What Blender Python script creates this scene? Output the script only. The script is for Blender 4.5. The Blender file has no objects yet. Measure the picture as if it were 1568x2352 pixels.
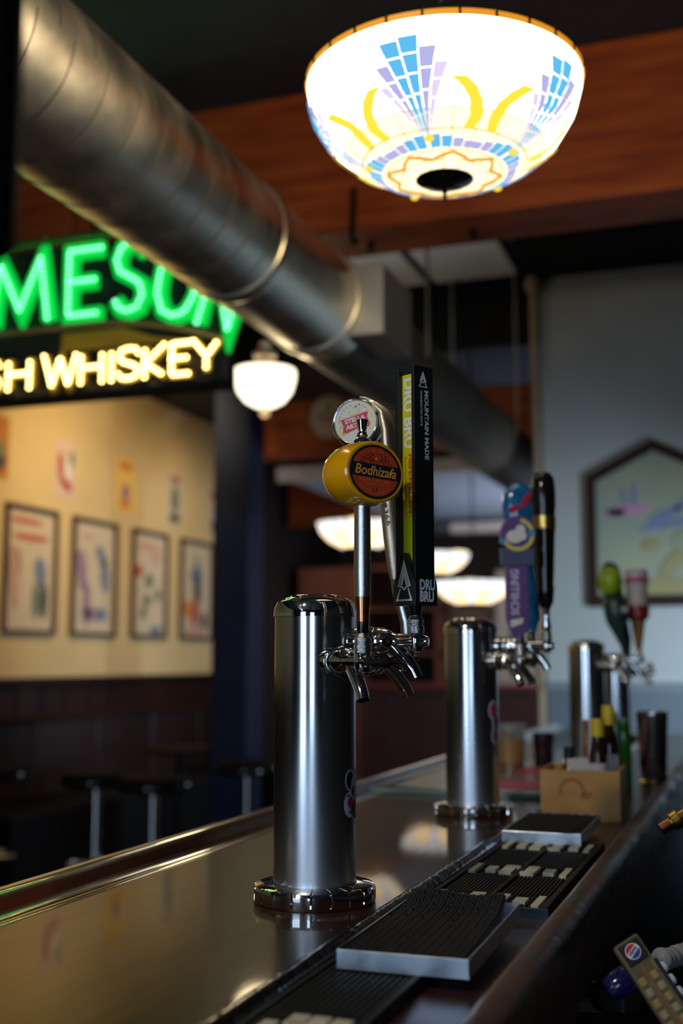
import bpy, bmesh, math, random
from mathutils import Vector, Matrix
random.seed(7)
S = bpy.context.scene
COL = S.collection
R = math.radians
# ------------------------------------------------------------------ camera, world, lights
cam_d = bpy.data.cameras.new('camera'); cam = bpy.data.objects.new('camera', cam_d); COL.objects.link(cam)
cam.location = (0, 0, 1.355)
cam.rotation_euler = (R(90 + 7.156), 0, R(19.7))
cam_d.sensor_fit = 'VERTICAL'; cam_d.sensor_height = 36; cam_d.sensor_width = 24
cam_d.lens = 41.33
cam_d.clip_start = .02
cam_d.dof.use_dof = True; cam_d.dof.focus_distance = 1.40; cam_d.dof.aperture_fstop = 2.8
S.camera = cam
w = bpy.data.worlds.new('world'); S.world = w; w.use_nodes = True
w.node_tree.nodes['Background'].inputs[0].default_value = (.55, .72, 1, 1)
w.node_tree.nodes['Background'].inputs[1].default_value = 1.0
S.view_settings.view_transform = 'Standard'; S.view_settings.look = 'None'
S.view_settings.exposure = 0; S.view_settings.gamma = 1; S.view_settings.use_curve_mapping = False

def area(name, loc, target, sx, sy, power, col):
    l = bpy.data.lights.new(name, 'AREA'); l.shape = 'RECTANGLE'; l.size = sx; l.size_y = sy
    l.energy = power; l.color = col
    o = bpy.data.objects.new(name, l); COL.objects.link(o); o.location = loc
    o.rotation_euler = (Vector(target) - Vector(loc)).to_track_quat('-Z', 'Y').to_euler()
    return o
def spot(name, loc, target, power, col, size=70, blend=.6, rad=.05):
    l = bpy.data.lights.new(name, 'SPOT'); l.energy = power; l.color = col; l.spot_size = R(size); l.spot_blend = blend
    l.shadow_soft_size = rad
    o = bpy.data.objects.new(name, l); COL.objects.link(o); o.location = loc
    o.rotation_euler = (Vector(target) - Vector(loc)).to_track_quat('-Z', 'Y').to_euler()
    return o
# daylight outside the street windows behind the camera
area('daylight_street', (-1.75, -4.35, 1.6), (-1.75, 0, 1.5), 1.5, 2.6, 68, (.62, .8, 1))
area('daylight_street_right', (.75, -4.35, 1.75), (.5, 0, 1.5), 1.2, 1.7, 38, (.62, .8, 1))
area('fill_rear_room', (-.85, 9.3, 1.75), (-3.5, 9.3, 1.9), 1.9, 1.5, 45, (.7, .82, 1))  # unseen area light added to brighten the rear room
spot('low_fill_end_wall', (.95, 4.5, .95), (-.5, 6.1, 1.15), 330, (.70, .86, 1), 72, 1, .15)  # unseen low spot added to brighten the lower end wall
# unseen spots without fixtures
spot('warm_key_handles', (-1.15, -.9, 3.35), (-.5, 1.6, 1.45), 95, (1, .86, .68), 48, .8, .06)  # unseen warm key added to light the tap handles
spot('fill_ceiling_up', (-2.0, 5.0, 2.75), (-1.9, 5.1, 3.5), 7, (.75, .85, 1), 130, 1, .1)  # unseen upward spot added to brighten the pale ceiling patch
spot('spot_picture_wall', (-3.3, 6.6, 3.3), (-4.7, 7.5, 2.1), 115, (1, .70, .30), 120, 1, .12)
spot('spot_picture_wall_far', (-3.5, 8.6, 3.3), (-4.7, 9.0, 1.9), 26, (1, .68, .3), 110, 1, .12)
spot('spot_rear_room', (-2.9, 10.2, 3.3), (-2.9, 11.8, 1.6), 40, (1, .6, .3), 110, 1, .12)

# ------------------------------------------------------------------ materials
MATS = {}
def nodes(name):
    m = bpy.data.materials.new(name); m.use_nodes = True
    nt = m.node_tree; b = nt.nodes['Principled BSDF']
    return m, nt, b
def mat(name, col, rough=.5, metal=0, var=0, scale=20, bump=0, bscale=80, emit=None, es=0, coat=0, trans=0, alpha=1, stretch=None, col2=None, rvar=0, spec=None, ior=None, nrm=None):
    if name in MATS: return MATS[name]
    m, nt, b = nodes(name)
    c = tuple(col) + (1,)
    b.inputs['Base Color'].default_value = c
    b.inputs['Roughness'].default_value = rough; b.inputs['Metallic'].default_value = metal
    if spec is not None: b.inputs['Specular IOR Level'].default_value = spec
    if ior: b.inputs['IOR'].default_value = ior
    if coat: b.inputs['Coat Weight'].default_value = coat; b.inputs['Coat Roughness'].default_value = .04
    if trans: b.inputs['Transmission Weight'].default_value = trans
    if alpha < 1: b.inputs['Alpha'].default_value = alpha
    if emit: b.inputs['Emission Color'].default_value = tuple(emit) + (1,); b.inputs['Emission Strength'].default_value = es
    if var or bump or col2 or rvar:
        tc = nt.nodes.new('ShaderNodeTexCoord'); mp = nt.nodes.new('ShaderNodeMapping')
        nt.links.new(tc.outputs['Object'], mp.inputs[0])
        if stretch: mp.inputs['Scale'].default_value = stretch
        n = nt.nodes.new('ShaderNodeTexNoise'); n.inputs['Scale'].default_value = scale; n.inputs['Detail'].default_value = 5
        nt.links.new(mp.outputs[0], n.inputs['Vector'])
        if var or col2:
            r = nt.nodes.new('ShaderNodeValToRGB')
            r.color_ramp.elements[0].position = .32; r.color_ramp.elements[1].position = .68
            c2 = col2 if col2 else tuple(min(1, x * (1 + var)) for x in col)
            c1 = col if col2 else tuple(x * (1 - var) for x in col)
            r.color_ramp.elements[0].color = tuple(c1) + (1,); r.color_ramp.elements[1].color = tuple(c2) + (1,)
            nt.links.new(n.outputs['Fac'], r.inputs[0]); nt.links.new(r.outputs[0], b.inputs['Base Color'])
        if rvar:
            mr = nt.nodes.new('ShaderNodeMapRange'); mr.inputs['To Min'].default_value = max(0, rough - rvar); mr.inputs['To Max'].default_value = rough + rvar
            mr.inputs['From Min'].default_value = .3; mr.inputs['From Max'].default_value = .7
            nt.links.new(n.outputs['Fac'], mr.inputs[0]); nt.links.new(mr.outputs[0], b.inputs['Roughness'])
        if bump:
            n2 = nt.nodes.new('ShaderNodeTexNoise'); n2.inputs['Scale'].default_value = bscale; n2.inputs['Detail'].default_value = 3
            nt.links.new(mp.outputs[0], n2.inputs['Vector'])
            bp = nt.nodes.new('ShaderNodeBump'); bp.inputs['Strength'].default_value = bump; bp.inputs['Distance'].default_value = .002
            nt.links.new(n2.outputs['Fac'], bp.inputs['Height']); nt.links.new(bp.outputs[0], b.inputs['Normal'])
            if coat: nt.links.new(bp.outputs[0], b.inputs['Coat Normal'])
    MATS[name] = m
    return m
def emi(name, col, s):
    if name in MATS: return MATS[name]
    m = bpy.data.materials.new(name); m.use_nodes = True; nt = m.node_tree; nt.nodes.clear()
    e = nt.nodes.new('ShaderNodeEmission'); e.inputs[0].default_value = tuple(col) + (1,); e.inputs[1].default_value = s
    o = nt.nodes.new('ShaderNodeOutputMaterial'); nt.links.new(e.outputs[0], o.inputs[0])
    MATS[name] = m
    return m
chrome = mat('chrome', (.78, .78, .8), .055, 1)
steel = mat('brushed_steel', (.56, .59, .64), .2, 1, var=.12, scale=9, stretch=(1, 1, .35), rvar=.06)
steel_sat = mat('satin_steel', (.7, .71, .73), .28, 1, bump=.15, bscale=900)
alu = mat('tray_aluminium', (.62, .72, .86), .3, 1, var=.1, scale=30, rvar=.05)
galv = mat('galvanised_steel', (.74, .70, .58), .34, 1, var=.2, scale=6, rvar=.07)
black_pl = mat('black_plastic', (.012, .013, .015), .45, spec=.35)
black_gl = mat('black_gloss', (.008, .008, .009), .12)
rubber = mat('black_rubber', (.014, .015, .016), .5, var=.3, scale=60)
rubber2 = mat('grey_rubber', (.017, .0165, .016), .62, spec=.3, var=.3, scale=60)
copper = mat('copper', (.62, .27, .13), .22, 1, rvar=.04, scale=60)
gold = mat('gold', (.78, .53, .13), .25, 1)
champagne = mat('champagne_metal', (.78, .72, .56), .42, 1, var=.12, scale=500, bump=.25, bscale=900)
white_pr = mat('white_print', (.82, .84, .86), .45)
grey_pr = mat('pale_blue_print', (.80, .87, .97), .5)
cream_rb = mat('cream_rubber', (.68, .66, .54), .6, var=.1, scale=60)
woodbar = mat('bar_varnished_wood', (.016, .005, .002), .4, spec=.1, coat=.48, col2=(.050, .016, .005), scale=14, stretch=(5, .5, 1), bump=.05, bscale=6)
woodrail = mat('bar_rail_wood', (.03, .009, .005), .22, coat=1, col2=(.07, .022, .012), scale=16, stretch=(4, .5, 1))
woodlip = mat('worn_edge_wood', (.035, .014, .008), .38, spec=.35, col2=(.13, .058, .034), scale=26, stretch=(1, .35, 1), bump=.9, bscale=60, rvar=.12)
wetlip = mat('wet_dark_edge', (.012, .007, .005), .12, bump=.8, bscale=45, var=.3)
laminate = mat('dark_laminate', (.05, .016, .02), .3, var=.2, scale=18)
beamwood = mat('orange_stained_timber', (.19, .028, .005), .55, spec=.25, col2=(.38, .08, .013), scale=7, stretch=(.35, 1, 3), bump=.35, bscale=18)
wallcream = mat('cream_paint', (.68, .50, .24), .7, var=.05, scale=2)
wallgrey = mat('pale_grey_paint', (.27, .30, .31), .7, var=.04, scale=2)
darkwood = mat('dark_wainscot_wood', (.012, .0035, .002), .55, spec=.2, col2=(.032, .009, .005), scale=8, stretch=(1, 3, .4))
navy = mat('navy_paint', (.008, .012, .03), .7, spec=.1, var=.15, scale=3)
blackp = mat('black_paint', (.005, .005, .006), .65, spec=.12)
ceilm = mat('dark_ceiling_paint', (.022, .030, .055), .7, var=.25, scale=3)
patch = mat('lit_ceiling_white', (.7, .74, .8), .8, var=.05, scale=3)
floorm = mat('dark_floor', (.02, .012, .009), .3, var=.3, scale=3)
red = mat('red_print', (.62, .03, .06), .4)
framem = mat('picture_frame_brown', (.05, .022, .015), .4)
paperm = mat('poster_paper', (.62, .50, .34), .6, var=.06, scale=9)

# ------------------------------------------------------------------ mesh helpers
I = Matrix.Identity(4)
def T(x, y, z): return Matrix.Translation((x, y, z))
def frame(o, x, y, z):
    m = Matrix.Identity(4)
    for i in range(3):
        m[i][0] = x[i]; m[i][1] = y[i]; m[i][2] = z[i]; m[i][3] = o[i]
    return m
class MB:
    def __init__(s): s.v = []; s.f = []; s.mi = []
    def add(s, vs, fs, M=I, mi=0):
        o = len(s.v); s.v += [tuple(M @ Vector(v)) for v in vs]
        s.f += [tuple(i + o for i in f) for f in fs]; s.mi += [mi] * len(fs)
        return s
    def box(s, x0, x1, y0, y1, z0, z1, M=I, mi=0):
        return s.add([(x0, y0, z0), (x1, y0, z0), (x1, y1, z0), (x0, y1, z0), (x0, y0, z1), (x1, y0, z1), (x1, y1, z1), (x0, y1, z1)],
                     [(0, 3, 2, 1), (4, 5, 6, 7), (0, 1, 5, 4), (1, 2, 6, 5), (2, 3, 7, 6), (3, 0, 4, 7)], M, mi)
    def cbox(s, c, d, M=I, mi=0):
        return s.box(c[0] - d[0] / 2, c[0] + d[0] / 2, c[1] - d[1] / 2, c[1] + d[1] / 2, c[2] - d[2] / 2, c[2] + d[2] / 2, M, mi)
    def lathe(s, prof, n=32, M=I, mi=0, a0=0, a1=2 * math.pi, sx=1, sy=1):
        full = abs(a1 - a0 - 2 * math.pi) < 1e-6; m = n if full else n + 1
        vs = [(r * sx * math.cos(a0 + (a1 - a0) * j / n), r * sy * math.sin(a0 + (a1 - a0) * j / n), z) for r, z in prof for j in range(m)]
        fs = []
        for i in range(len(prof) - 1):
            for j in range(n):
                k = (j + 1) % m
                fs.append((i * m + j, i * m + k, (i + 1) * m + k, (i + 1) * m + j))
        if full:
            if prof[0][0] > 1e-5: fs.append(tuple(range(m - 1, -1, -1)))
            if prof[-1][0] > 1e-5: fs.append(tuple((len(prof) - 1) * m + j for j in range(m)))
        return s.add(vs, fs, M, mi)
    def tube(s, pts, rad, n=12, M=I, mi=0, cap=True, depth=None, up=None):
        pts = [Vector(p) for p in pts]
        if not hasattr(rad, '__len__'): rad = [rad] * len(pts)
        vs = []; prev = None
        for i, p in enumerate(pts):
            t = (pts[min(i + 1, len(pts) - 1)] - pts[max(i - 1, 0)]).normalized()
            u = Vector(up) if up else (prev if prev else (Vector((0, 0, 1)) if abs(t.z) < .9 else Vector((1, 0, 0))))
            a = (u - t * u.dot(t)).normalized(); b = t.cross(a); prev = a
            for j in range(n):
                an = 2 * math.pi * j / n
                d = depth[i] if depth else rad[i]
                vs.append(tuple(p + a * d * math.cos(an) + b * rad[i] * math.sin(an)))
        fs = [(i * n + j, i * n + (j + 1) % n, (i + 1) * n + (j + 1) % n, (i + 1) * n + j) for i in range(len(pts) - 1) for j in range(n)]
        if cap: fs += [tuple(range(n - 1, -1, -1)), tuple((len(pts) - 1) * n + j for j in range(n))]
        return s.add(vs, fs, M, mi)
    def prism(s, poly, z0, z1, M=I, mi=0):
        n = len(poly)
        vs = [(x, y, z0) for x, y in poly] + [(x, y, z1) for x, y in poly]
        fs = [tuple(range(n - 1, -1, -1)), tuple(range(n, 2 * n))] + [(i, (i + 1) % n, n + (i + 1) % n, n + i) for i in range(n)]
        return s.add(vs, fs, M, mi)
    def stroke(s, pts, wd, z0, z1, M=I, mi=0, closed=False):
        q = [Vector(p) for p in pts]
        n = len(q); L = []; Rr = []
        for i in range(n):
            if closed: a = q[i] - q[i - 1]; b = q[(i + 1) % n] - q[i]
            else:
                a = q[i] - q[i - 1] if i else q[1] - q[0]; b = q[i + 1] - q[i] if i < n - 1 else a
            a = a.normalized(); b = b.normalized(); na = Vector((-a.y, a.x)); nb = Vector((-b.y, b.x))
            m = (na + nb); m = m.normalized() if m.length > 1e-6 else na
            k = wd / 2 / max(.35, m.dot(na)); L.append(q[i] + m * k); Rr.append(q[i] - m * k)
        for i in range(n if closed else n - 1):
            j = (i + 1) % n
            s.prism([tuple(Rr[i]), tuple(Rr[j]), tuple(L[j]), tuple(L[i])], z0, z1, M, mi)
        return s
    def ell(s, cx, cy, rx, ry, z0, z1, M=I, mi=0, n=28, rot=0):
        c, d = math.cos(rot), math.sin(rot)
        return s.prism([(cx + rx * math.cos(2 * math.pi * i / n) * c - ry * math.sin(2 * math.pi * i / n) * d,
                         cy + rx * math.cos(2 * math.pi * i / n) * d + ry * math.sin(2 * math.pi * i / n) * c) for i in range(n)], z0, z1, M, mi)
    def build(s, name, m, parent=None, smooth=True, bevel=0, seg=2, ang=35):
        me = bpy.data.meshes.new(name); me.from_pydata(s.v, [], s.f)
        ms = m if isinstance(m, (list, tuple)) else [m]
        for x in ms: me.materials.append(x)
        for p, k in zip(me.polygons, s.mi): p.material_index = k
        bm = bmesh.new(); bm.from_mesh(me); bmesh.ops.recalc_face_normals(bm, faces=bm.faces)
        if bevel:
            es = [e for e in bm.edges if len(e.link_faces) == 2 and e.calc_face_angle(0) > R(30)]
            bmesh.ops.bevel(bm, geom=es, offset=bevel, segments=seg, profile=.5, affect='EDGES', clamp_overlap=True)
        bm.to_mesh(me); bm.free()
        if smooth:
            me.shade_smooth(); me.set_sharp_from_angle(angle=R(ang))
        o = bpy.data.objects.new(name, me); COL.objects.link(o)
        if parent: o.parent = parent
        return o
def tag(o, label=None, cat=None, group=None, kind=None):
    if label: o['label'] = label
    if cat: o['category'] = cat
    if group: o['group'] = group
    if kind: o['kind'] = kind
    return o
def thing(name, loc, label, cat, group=None, rz=0):
    o = bpy.data.objects.new(name, None); COL.objects.link(o); o.location = loc; o.rotation_euler = (0, 0, rz)
    o.empty_display_size = .05
    return tag(o, label, cat, group)
def copy_tree(o, parent=None):
    c = o.copy(); COL.objects.link(c)
    if parent: c.parent = parent
    for ch in list(o.children): copy_tree(ch, c)
    return c
def text(s, w, h, M, m, parent, name='lettering', bold=0, ext=.0002, shear=0):
    """mesh lettering fitted into a w x h box centred on the origin of M"""
    cu = bpy.data.curves.new(name, 'FONT'); cu.body = s; cu.size = 1; cu.offset = bold; cu.resolution_u = 3; cu.shear = shear
    cu.space_line = .82
    cu.extrude = 0
    to = bpy.data.objects.new(name, cu); COL.objects.link(to)
    dg = bpy.context.evaluated_depsgraph_get(); me = bpy.data.meshes.new_from_object(to.evaluated_get(dg))
    bpy.data.objects.remove(to); bpy.data.curves.remove(cu)
    xs = [v.co.x for v in me.vertices]; ys = [v.co.y for v in me.vertices]
    x0, x1, y0, y1 = min(xs), max(xs), min(ys), max(ys)
    for v in me.vertices:
        v.co = M @ Vector(((v.co.x - (x0 + x1) / 2) * w / (x1 - x0), (v.co.y - (y0 + y1) / 2) * h / (y1 - y0), ext))
    me.materials.clear(); me.materials.append(m)
    o = bpy.data.objects.new(name, me); COL.objects.link(o); o.parent = parent
    return o
def struct(o, label=None):
    o['kind'] = 'structure'
    if label: o['label'] = label
    return o
CR = Vector((math.cos(R(19.7)), math.sin(R(19.7)), 0)); CF = Vector((-math.sin(R(19.7)), math.cos(R(19.7)), 0)); UP = Vector((0, 0, 1))

# ------------------------------------------------------------------ the room
struct(MB().box(-4.95, 3.2, -4.3, 13.2, -.1, 0).build('floor', floorm, smooth=False))
struct(MB().box(-4.95, 3.2, -4.3, 13.2, 3.5, 3.6).build('ceiling', ceilm, smooth=False))
wl = struct(MB().box(-4.9, -4.7, -4.3, 9.9, 1.23, 3.5).build('wall_left', wallcream, smooth=False))
wc = MB().box(-4.9, -4.7, -4.3, 9.9, 0, 1.23); wc.build('wainscot', darkwood, wl, smooth=False)
for i in range(20): MB().box(-4.7, -4.688, 4 + i * .3, 4.27 + i * .3, .1, 1.17).build('panel', darkwood, wl, smooth=False, bevel=.004)
MB().box(-4.72, -4.65, -4.2, 9.9, 1.19, 1.235).build('chair_rail', darkwood, wl, smooth=False, bevel=.006)
struct(MB().box(-4.95, -1.05, 13.0, 13.2, 0, 3.5).build('wall_far', mat('brown_wall', (.06, .035, .028), .7, var=.2, scale=2), smooth=False))
# pale end wall behind the bar with blue-grey dado, and the side wall of the rear room
wr = struct(MB().box(-1.06, 3.2, 6.1, 6.3, 1.232, 3.38).build('wall_end', wallgrey, smooth=False))
MB().box(-1.06, 3.2, 6.1, 6.3, 0, 1.2).build('dado', mat('blue_grey_dado', (.075, .1, .125), .6, var=.1, scale=3), wr, smooth=False)
MB().box(-1.08, 3.2, 6.07, 6.14, 1.2, 1.235).build('dado_rail', mat('dado_rail_paint', (.12, .15, .18), .5), wr, smooth=False, bevel=.005)
MB().box(-1.08, 3.2, 5.5, 6.3, 3.38, 3.5).build('soffit', blackp, wr, smooth=False)
struct(MB().box(3.0, 3.2, -4.3, 6.3, 0, 3.5).build('wall_right', mat('dark_wall', (.03, .025, .022), .7), smooth=False))
rr = MB(); rr.box(-.98, -.9, 6.3, 8.3, 0, 3.5); rr.box(-.98, -.9, 10.3, 13.2, 0, 3.5); rr.box(-.98, -.9, 8.3, 10.3, 0, .95); rr.box(-.98, -.9, 8.3, 10.3, 2.55, 3.5)
struct(rr.build('wall_rear_room', mat('rear_room_wall', (.10, .05, .035), .7), smooth=False))
# street front behind the camera, with two tall windows
wb = MB(); wb.box(-4.95, -2.45, -4.3, -4.1, 0, 3.5); wb.box(-1.05, .2, -4.3, -4.1, 0, 3.5); wb.box(1.3, 3.2, -4.3, -4.1, 0, 3.5)
wb.box(-2.45, -1.05, -4.3, -4.1, 0, .3); wb.box(-2.45, -1.05, -4.3, -4.1, 2.85, 3.5); wb.box(.2, 1.3, -4.3, -4.1, 0, .9); wb.box(.2, 1.3, -4.3, -4.1, 2.55, 3.5)
struct(wb.build('wall_back', mat('brown_back_wall', (.06, .04, .03), .7), smooth=False))
def window(n, x0, x1, z0, z1, mull, y=-4.2):
    o = struct(MB().box(x0, x1, y - .05, y + .05, z0, z0 + .06).box(x0, x1, y - .05, y + .05, z1 - .06, z1).box(x0, x0 + .06, y - .05, y + .05, z0, z1).box(x1 - .06, x1, y - .05, y + .05, z0, z1).build('window_%d' % n, darkwood, smooth=False))
    for m in mull: MB().box(m - .025, m + .025, y - .03, y + .03, z0, z1).build('mullion', darkwood, o, smooth=False)
    return o
window(1, -2.45, -1.05, .3, 2.85, (-1.98, -1.52))
window(2, .2, 1.3, .9, 2.55, (.75,))
o = struct(MB().box(-.97, -.91, 8.3, 8.36, .95, 2.55).box(-.97, -.91, 10.24, 10.3, .95, 2.55).box(-.97, -.91, 8.3, 10.3, .95, 1.01).box(-.97, -.91, 8.3, 10.3, 2.49, 2.55).build('window_3', darkwood, smooth=False))  # unseen window put in for the added rear light
MB().box(-.96, -.92, 9.28, 9.32, .95, 2.55).build('mullion', darkwood, o, smooth=False)
struct(MB().box(-3.46, -3.20, 7.1, 7.355, 0, 3.5).build('trim_1', navy, smooth=False, bevel=.01))
struct(MB().box(-4.95, -4.7, 9.9, 13.2, 0, 3.5).build('wall_left_rear', mat('dark_brown_wall', (.03, .018, .015), .7), smooth=False))     # navy pillar past the picture wall
tp = MB(); tp.lathe([(.02, 2.55), (.02, 3.36)], 16, T(-1.085, 6.06, 0)); tp.lathe([(.035, 3.3), (.045, 3.34), (.035, 3.38)], 16, T(-1.085, 6.06, 0)); tp.box(-1.1, -1.07, 6.08, 6.12, 0, 2.56)
struct(tp.build('trim_2', mat('tan_painted_trim', (.28, .22, .15), .5)))
# timber beams
def beam(x0, x1, y0, y1, z0, z1, label):
    b = thing('ceiling_beam', ((x0 + x1) / 2, (y0 + y1) / 2, z0), label, 'beam')
    L = (x1 - x0) / 2; D = (y1 - y0) / 2
    MB().box(-L, L, -D, D, 0, (z1 - z0)).build('timber', beamwood, b, smooth=False, bevel=.012)
    return b
b = beam(-4.7, 2.98, 3.95, 4.25, 2.93, 3.5, 'large orange-stained timber ceiling beam behind the round duct')
for x in (-1.35, -.95): MB().lathe([(.001, -.03), (.012, -.03), (.012, 0), (.02, 0), (.02, .004)], 12, T(x + .86, 0, -.001)).build('bolt', blackp, b)
hk = thing('beam_hook', (-1.36, 3.93, 2.96), 'small dark iron hook on the lower edge of the big beam, left of the lamp', 'hook')
MB().tube([(0, 0, .12), (0, -.01, 0), (0, -.02, -.07), (.012, -.03, -.1), (.03, -.03, -.09)], .011, 8).build('rod', blackp, hk)
beam(-3.38, -1.0, 7.36, 7.6, 2.75, 3.12, 'second orange timber beam further back, bearing a round sign')
beam(-4.6, -.99, 11.2, 11.4, 2.72, 3.3, 'farthest orange timber beam in the rear room')
# lit patch of ceiling put into pale panels beyond the large beam, between dark joists
for i, (x0, x1) in enumerate([(-2.75, -2.42), (-2.37, -2.06), (-2.01, -1.72), (-1.67, -1.2)]):
    o = MB().box(x0, x1, 4.3, 6.25, 3.47, 3.498).build('lit_ceiling_patch', patch, smooth=False, bevel=.006)
    tag(o, ['pale ceiling tile farthest left, mostly behind the duct', 'pale ceiling tile just above the duct collar', 'pale ceiling tile above the metal plenum box', 'rightmost pale ceiling tile fading into the dark'][i], 'ceiling tile', 'pale patches beyond the big beam')
struct(MB().box(-4.7, -1.0, 6.3, 6.45, 3.12, 3.5).build('trim_3', blackp, smooth=False))
# dropped pale ceiling in the rear room with a white fascia
dc = thing('dropped_ceiling', (-2.55, 9.5, 2.66), 'pale dropped ceiling panel in the rear room with a white front edge', 'ceiling panel')
MB().box(-.7, 1.0, -1.7, 2.4, 0, .05).build('panel', mat('dropped_ceiling_grey', (.38, .42, .5), .8, var=.05, scale=2), dc, smooth=False)
MB().box(-.72, 1.02, -1.76, -1.7, -.03, .07).build('fascia', mat('white_fascia', (.8, .75, .72), .5), dc, smooth=False)
rf = thing('rear_shelf_edge', (-1.8, 10.6, 2.52), 'long pale ledge under the farthest beam', 'ledge')
MB().box(-.9, .8, -.1, .1, 0, .09).build('board', mat('pale_ledge', (.7, .58, .52), .5), rf, smooth=False, bevel=.01)

# ------------------------------------------------------------------ round duct
DX, DZ, DR = -1.387, 2.548, .175
du = thing('air_duct', (DX, 4.0, DZ), 'large round spiral galvanised air duct running under the timber beam', 'duct')
RY = Matrix.Rotation(R(-90), 4, 'X')   # local z -> +y
MB().lathe([(DR - .004, -5.6), (DR, -5.6), (DR, -.3), (DR - .004, -.3)], 72, RY).build('pipe', galv, du)
MB().lathe([(DR - .006, -.3), (DR - .002, -.3), (DR - .002, 3.1), (DR - .006, 3.1)], 72, RY).build('rear_pipe', mat('dull_duct', (.10, .085, .065), .6, var=.2, scale=5), du)  # rear pipe in a darker, duller colour than the front
for i in range(13):
    y = -2.7 + i * .125
    hel = MB(); n = 48
    hel.tube([(DR * math.cos(2 * math.pi * k / n), y + .05 * k / n, DR * math.sin(2 * math.pi * k / n)) for k in range(n + 1)], .002, 5)
    hel.build('seam', mat('dark_seam', (.03, .028, .024), .6), du)
for y in (-1.05, -.42): MB().lathe([(DR, y - .03), (DR + .004, y - .03), (DR + .009, y), (DR + .004, y + .03), (DR, y + .03)], 72, RY).build('collar', galv, du)
pb = MB().box(DX * 0 - .1, .25, -.42, -.08, -.13, .11); pb.build('plenum_box', mat('plenum_steel', (.36, .36, .35), .5, .6, var=.1, scale=5), du, smooth=False, bevel=.004)
for y in (.4, 2.2):
    MB().box(-DR - .004, -DR, y - .015, y + .015, 0, .94 ).box(DR, DR + .004, y - .015, y + .015, 0, .94).build('hanger_strap', galv, du, smooth=False)
# conduit alongside
cdt = thing('conduit_pipe', (-1.93, 6.6, 2.78), 'thin steel conduit running back from the globe lamp stem', 'pipe')
MB().tube([(0, -1.35, 0), (0, .72, 0)], .013, 10).build('pipe', mat('conduit', (.45, .36, .28), .35, 1), cdt)
for y in (-1.2, .4): MB().tube([(0, y, .01), (0, y, .72)], .004, 6).build('rod', galv, cdt)

# black pole hanging close to the camera at the upper left
pz_ = CF * .62 + CR * ((-80 - 784) / 2700 * .62)
sp = thing('hanging_pole', (pz_.x, pz_.y, 1.575), 'blurred black pole hanging down at the top left corner', 'pole')
MB().lathe([(.001, 0), (.016, .001), (.02, .006), (.02, 1.9), (.001, 1.9)], 20).build('pole', blackp, sp)
MB().lathe([(.02, 1.88), (.05, 1.89), (.05, 1.925), (.001, 1.925)], 20).build('ceiling_plate', blackp, sp)

# ------------------------------------------------------------------ marquee sign with bulbs
ST = {'M': [[(0, 0), (.13, 1), (.5, .2), (.87, 1), (1, 0)]], 'E': [[(1, 1), (.08, 1), (.08, 0), (1, 0)], [(.08, .52), (.82, .52)]],
      'S': [[(.95, .82), (.8, .97), (.5, 1), (.2, .95), (.05, .76), (.18, .58), (.5, .5), (.85, .4), (.97, .22), (.8, .05), (.5, 0), (.2, .04), (.03, .18)]],
      'O': [[(.5, 1), (.2, .93), (.02, .7), (0, .5), (.02, .3), (.2, .07), (.5, 0), (.8, .07), (.98, .3), (1, .5), (.98, .7), (.8, .93), (.5, 1)]],
      'N': [[(.05, 0), (.05, 1), (.95, 0), (.95, 1)]], 'H': [[(.05, 0), (.05, 1)], [(.95, 0), (.95, 1)], [(.05, .5), (.95, .5)]],
      'W': [[(0, 1), (.25, 0), (.5, .9), (.75, 0), (1, 1)]], 'I': [[(.5, 0), (.5, 1)]], 'K': [[(.08, 0), (.08, 1)], [(.95, 1), (.1, .45), (.98, 0)]],
      'Y': [[(0, 1), (.5, .48), (1, 1)], [(.5, .48), (.5, 0)]], 'J': [[(.8, 1), (.8, .25), (.6, .02), (.3, 0), (.05, .2)]], 'A': [[(0, 0), (.5, 1), (1, 0)], [(.22, .38), (.78, .38)]],
      'R': [[(.05, 0), (.05, 1), (.7, 1), (.95, .8), (.9, .6), (.6, .5), (.05, .5)], [(.5, .5), (.98, 0)]]}
SX, SY = -2.55, 3.66
sg = thing('marquee_sign', (SX, SY, 2.34), 'arched black marquee sign with green and warm yellow bulb letters, hung at left', 'sign')
arc = lambda x: .60 - .35 * max(0, x - .25) ** 2 - .30 * max(0, -x - .5) ** 2       # top outline, x relative to SX
xs = [-1.25 + i * .07 for i in range(31) if -1.25 + i * .07 <= .79]
board = MB().prism([(x, 0 if True else 0) for x in (-1.25, .79)] + [(x, arc(x) - (.02 if x < .7 else .06)) for x in reversed(xs)], -.03, .03, frame((0, .09, 0), (1, 0, 0), (0, 0, 1), (0, -1, 0)))
board.build('board', mat('sign_board', (.012, .013, .012), .5), sg, smooth=False)
MB().tube([(x, .03, arc(x) - .004) for x in xs], .013, 8).build('top_rim', mat('sign_rim_green_glow', (.03, .25, .05), .3), sg)  # green bulb glow on the lip put into the rim colour
low = lambda x: .245 - .33 * max(0, x - .22) ** 2 - .3 * max(0, -x - .5) ** 2
MB().tube([(x, .03, low(x) + .01) for x in xs], .010, 8).build('divider_rim', mat('sign_rim_tan', (.25, .2, .09), .4), sg)
MB().prism([(.1, .165), (.62, .165), (.50, .185), (.36, .235), (.1, .235)], .031, .036, frame((0, .09, 0), (1, 0, 0), (0, 0, 1), (0, -1, 0))).build('gold_panel', mat('sign_gold_paint', (.55, .36, .03), .5), sg, smooth=False)
gb = emi('green_bulb_glow', (.04, 1, .22), 3.2); gcore = emi('green_core', (.20, 1, .50), 3.0); yb = emi('warm_bulb_glow', (1, .74, .24), 11)
gch = mat('green_letter_channel', (.01, .30, .05), .4, emit=(.0, 1, .09), es=.62); ych = mat('yellow_letter_channel', (.45, .3, .05), .4)
bulb_me = {}
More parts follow.
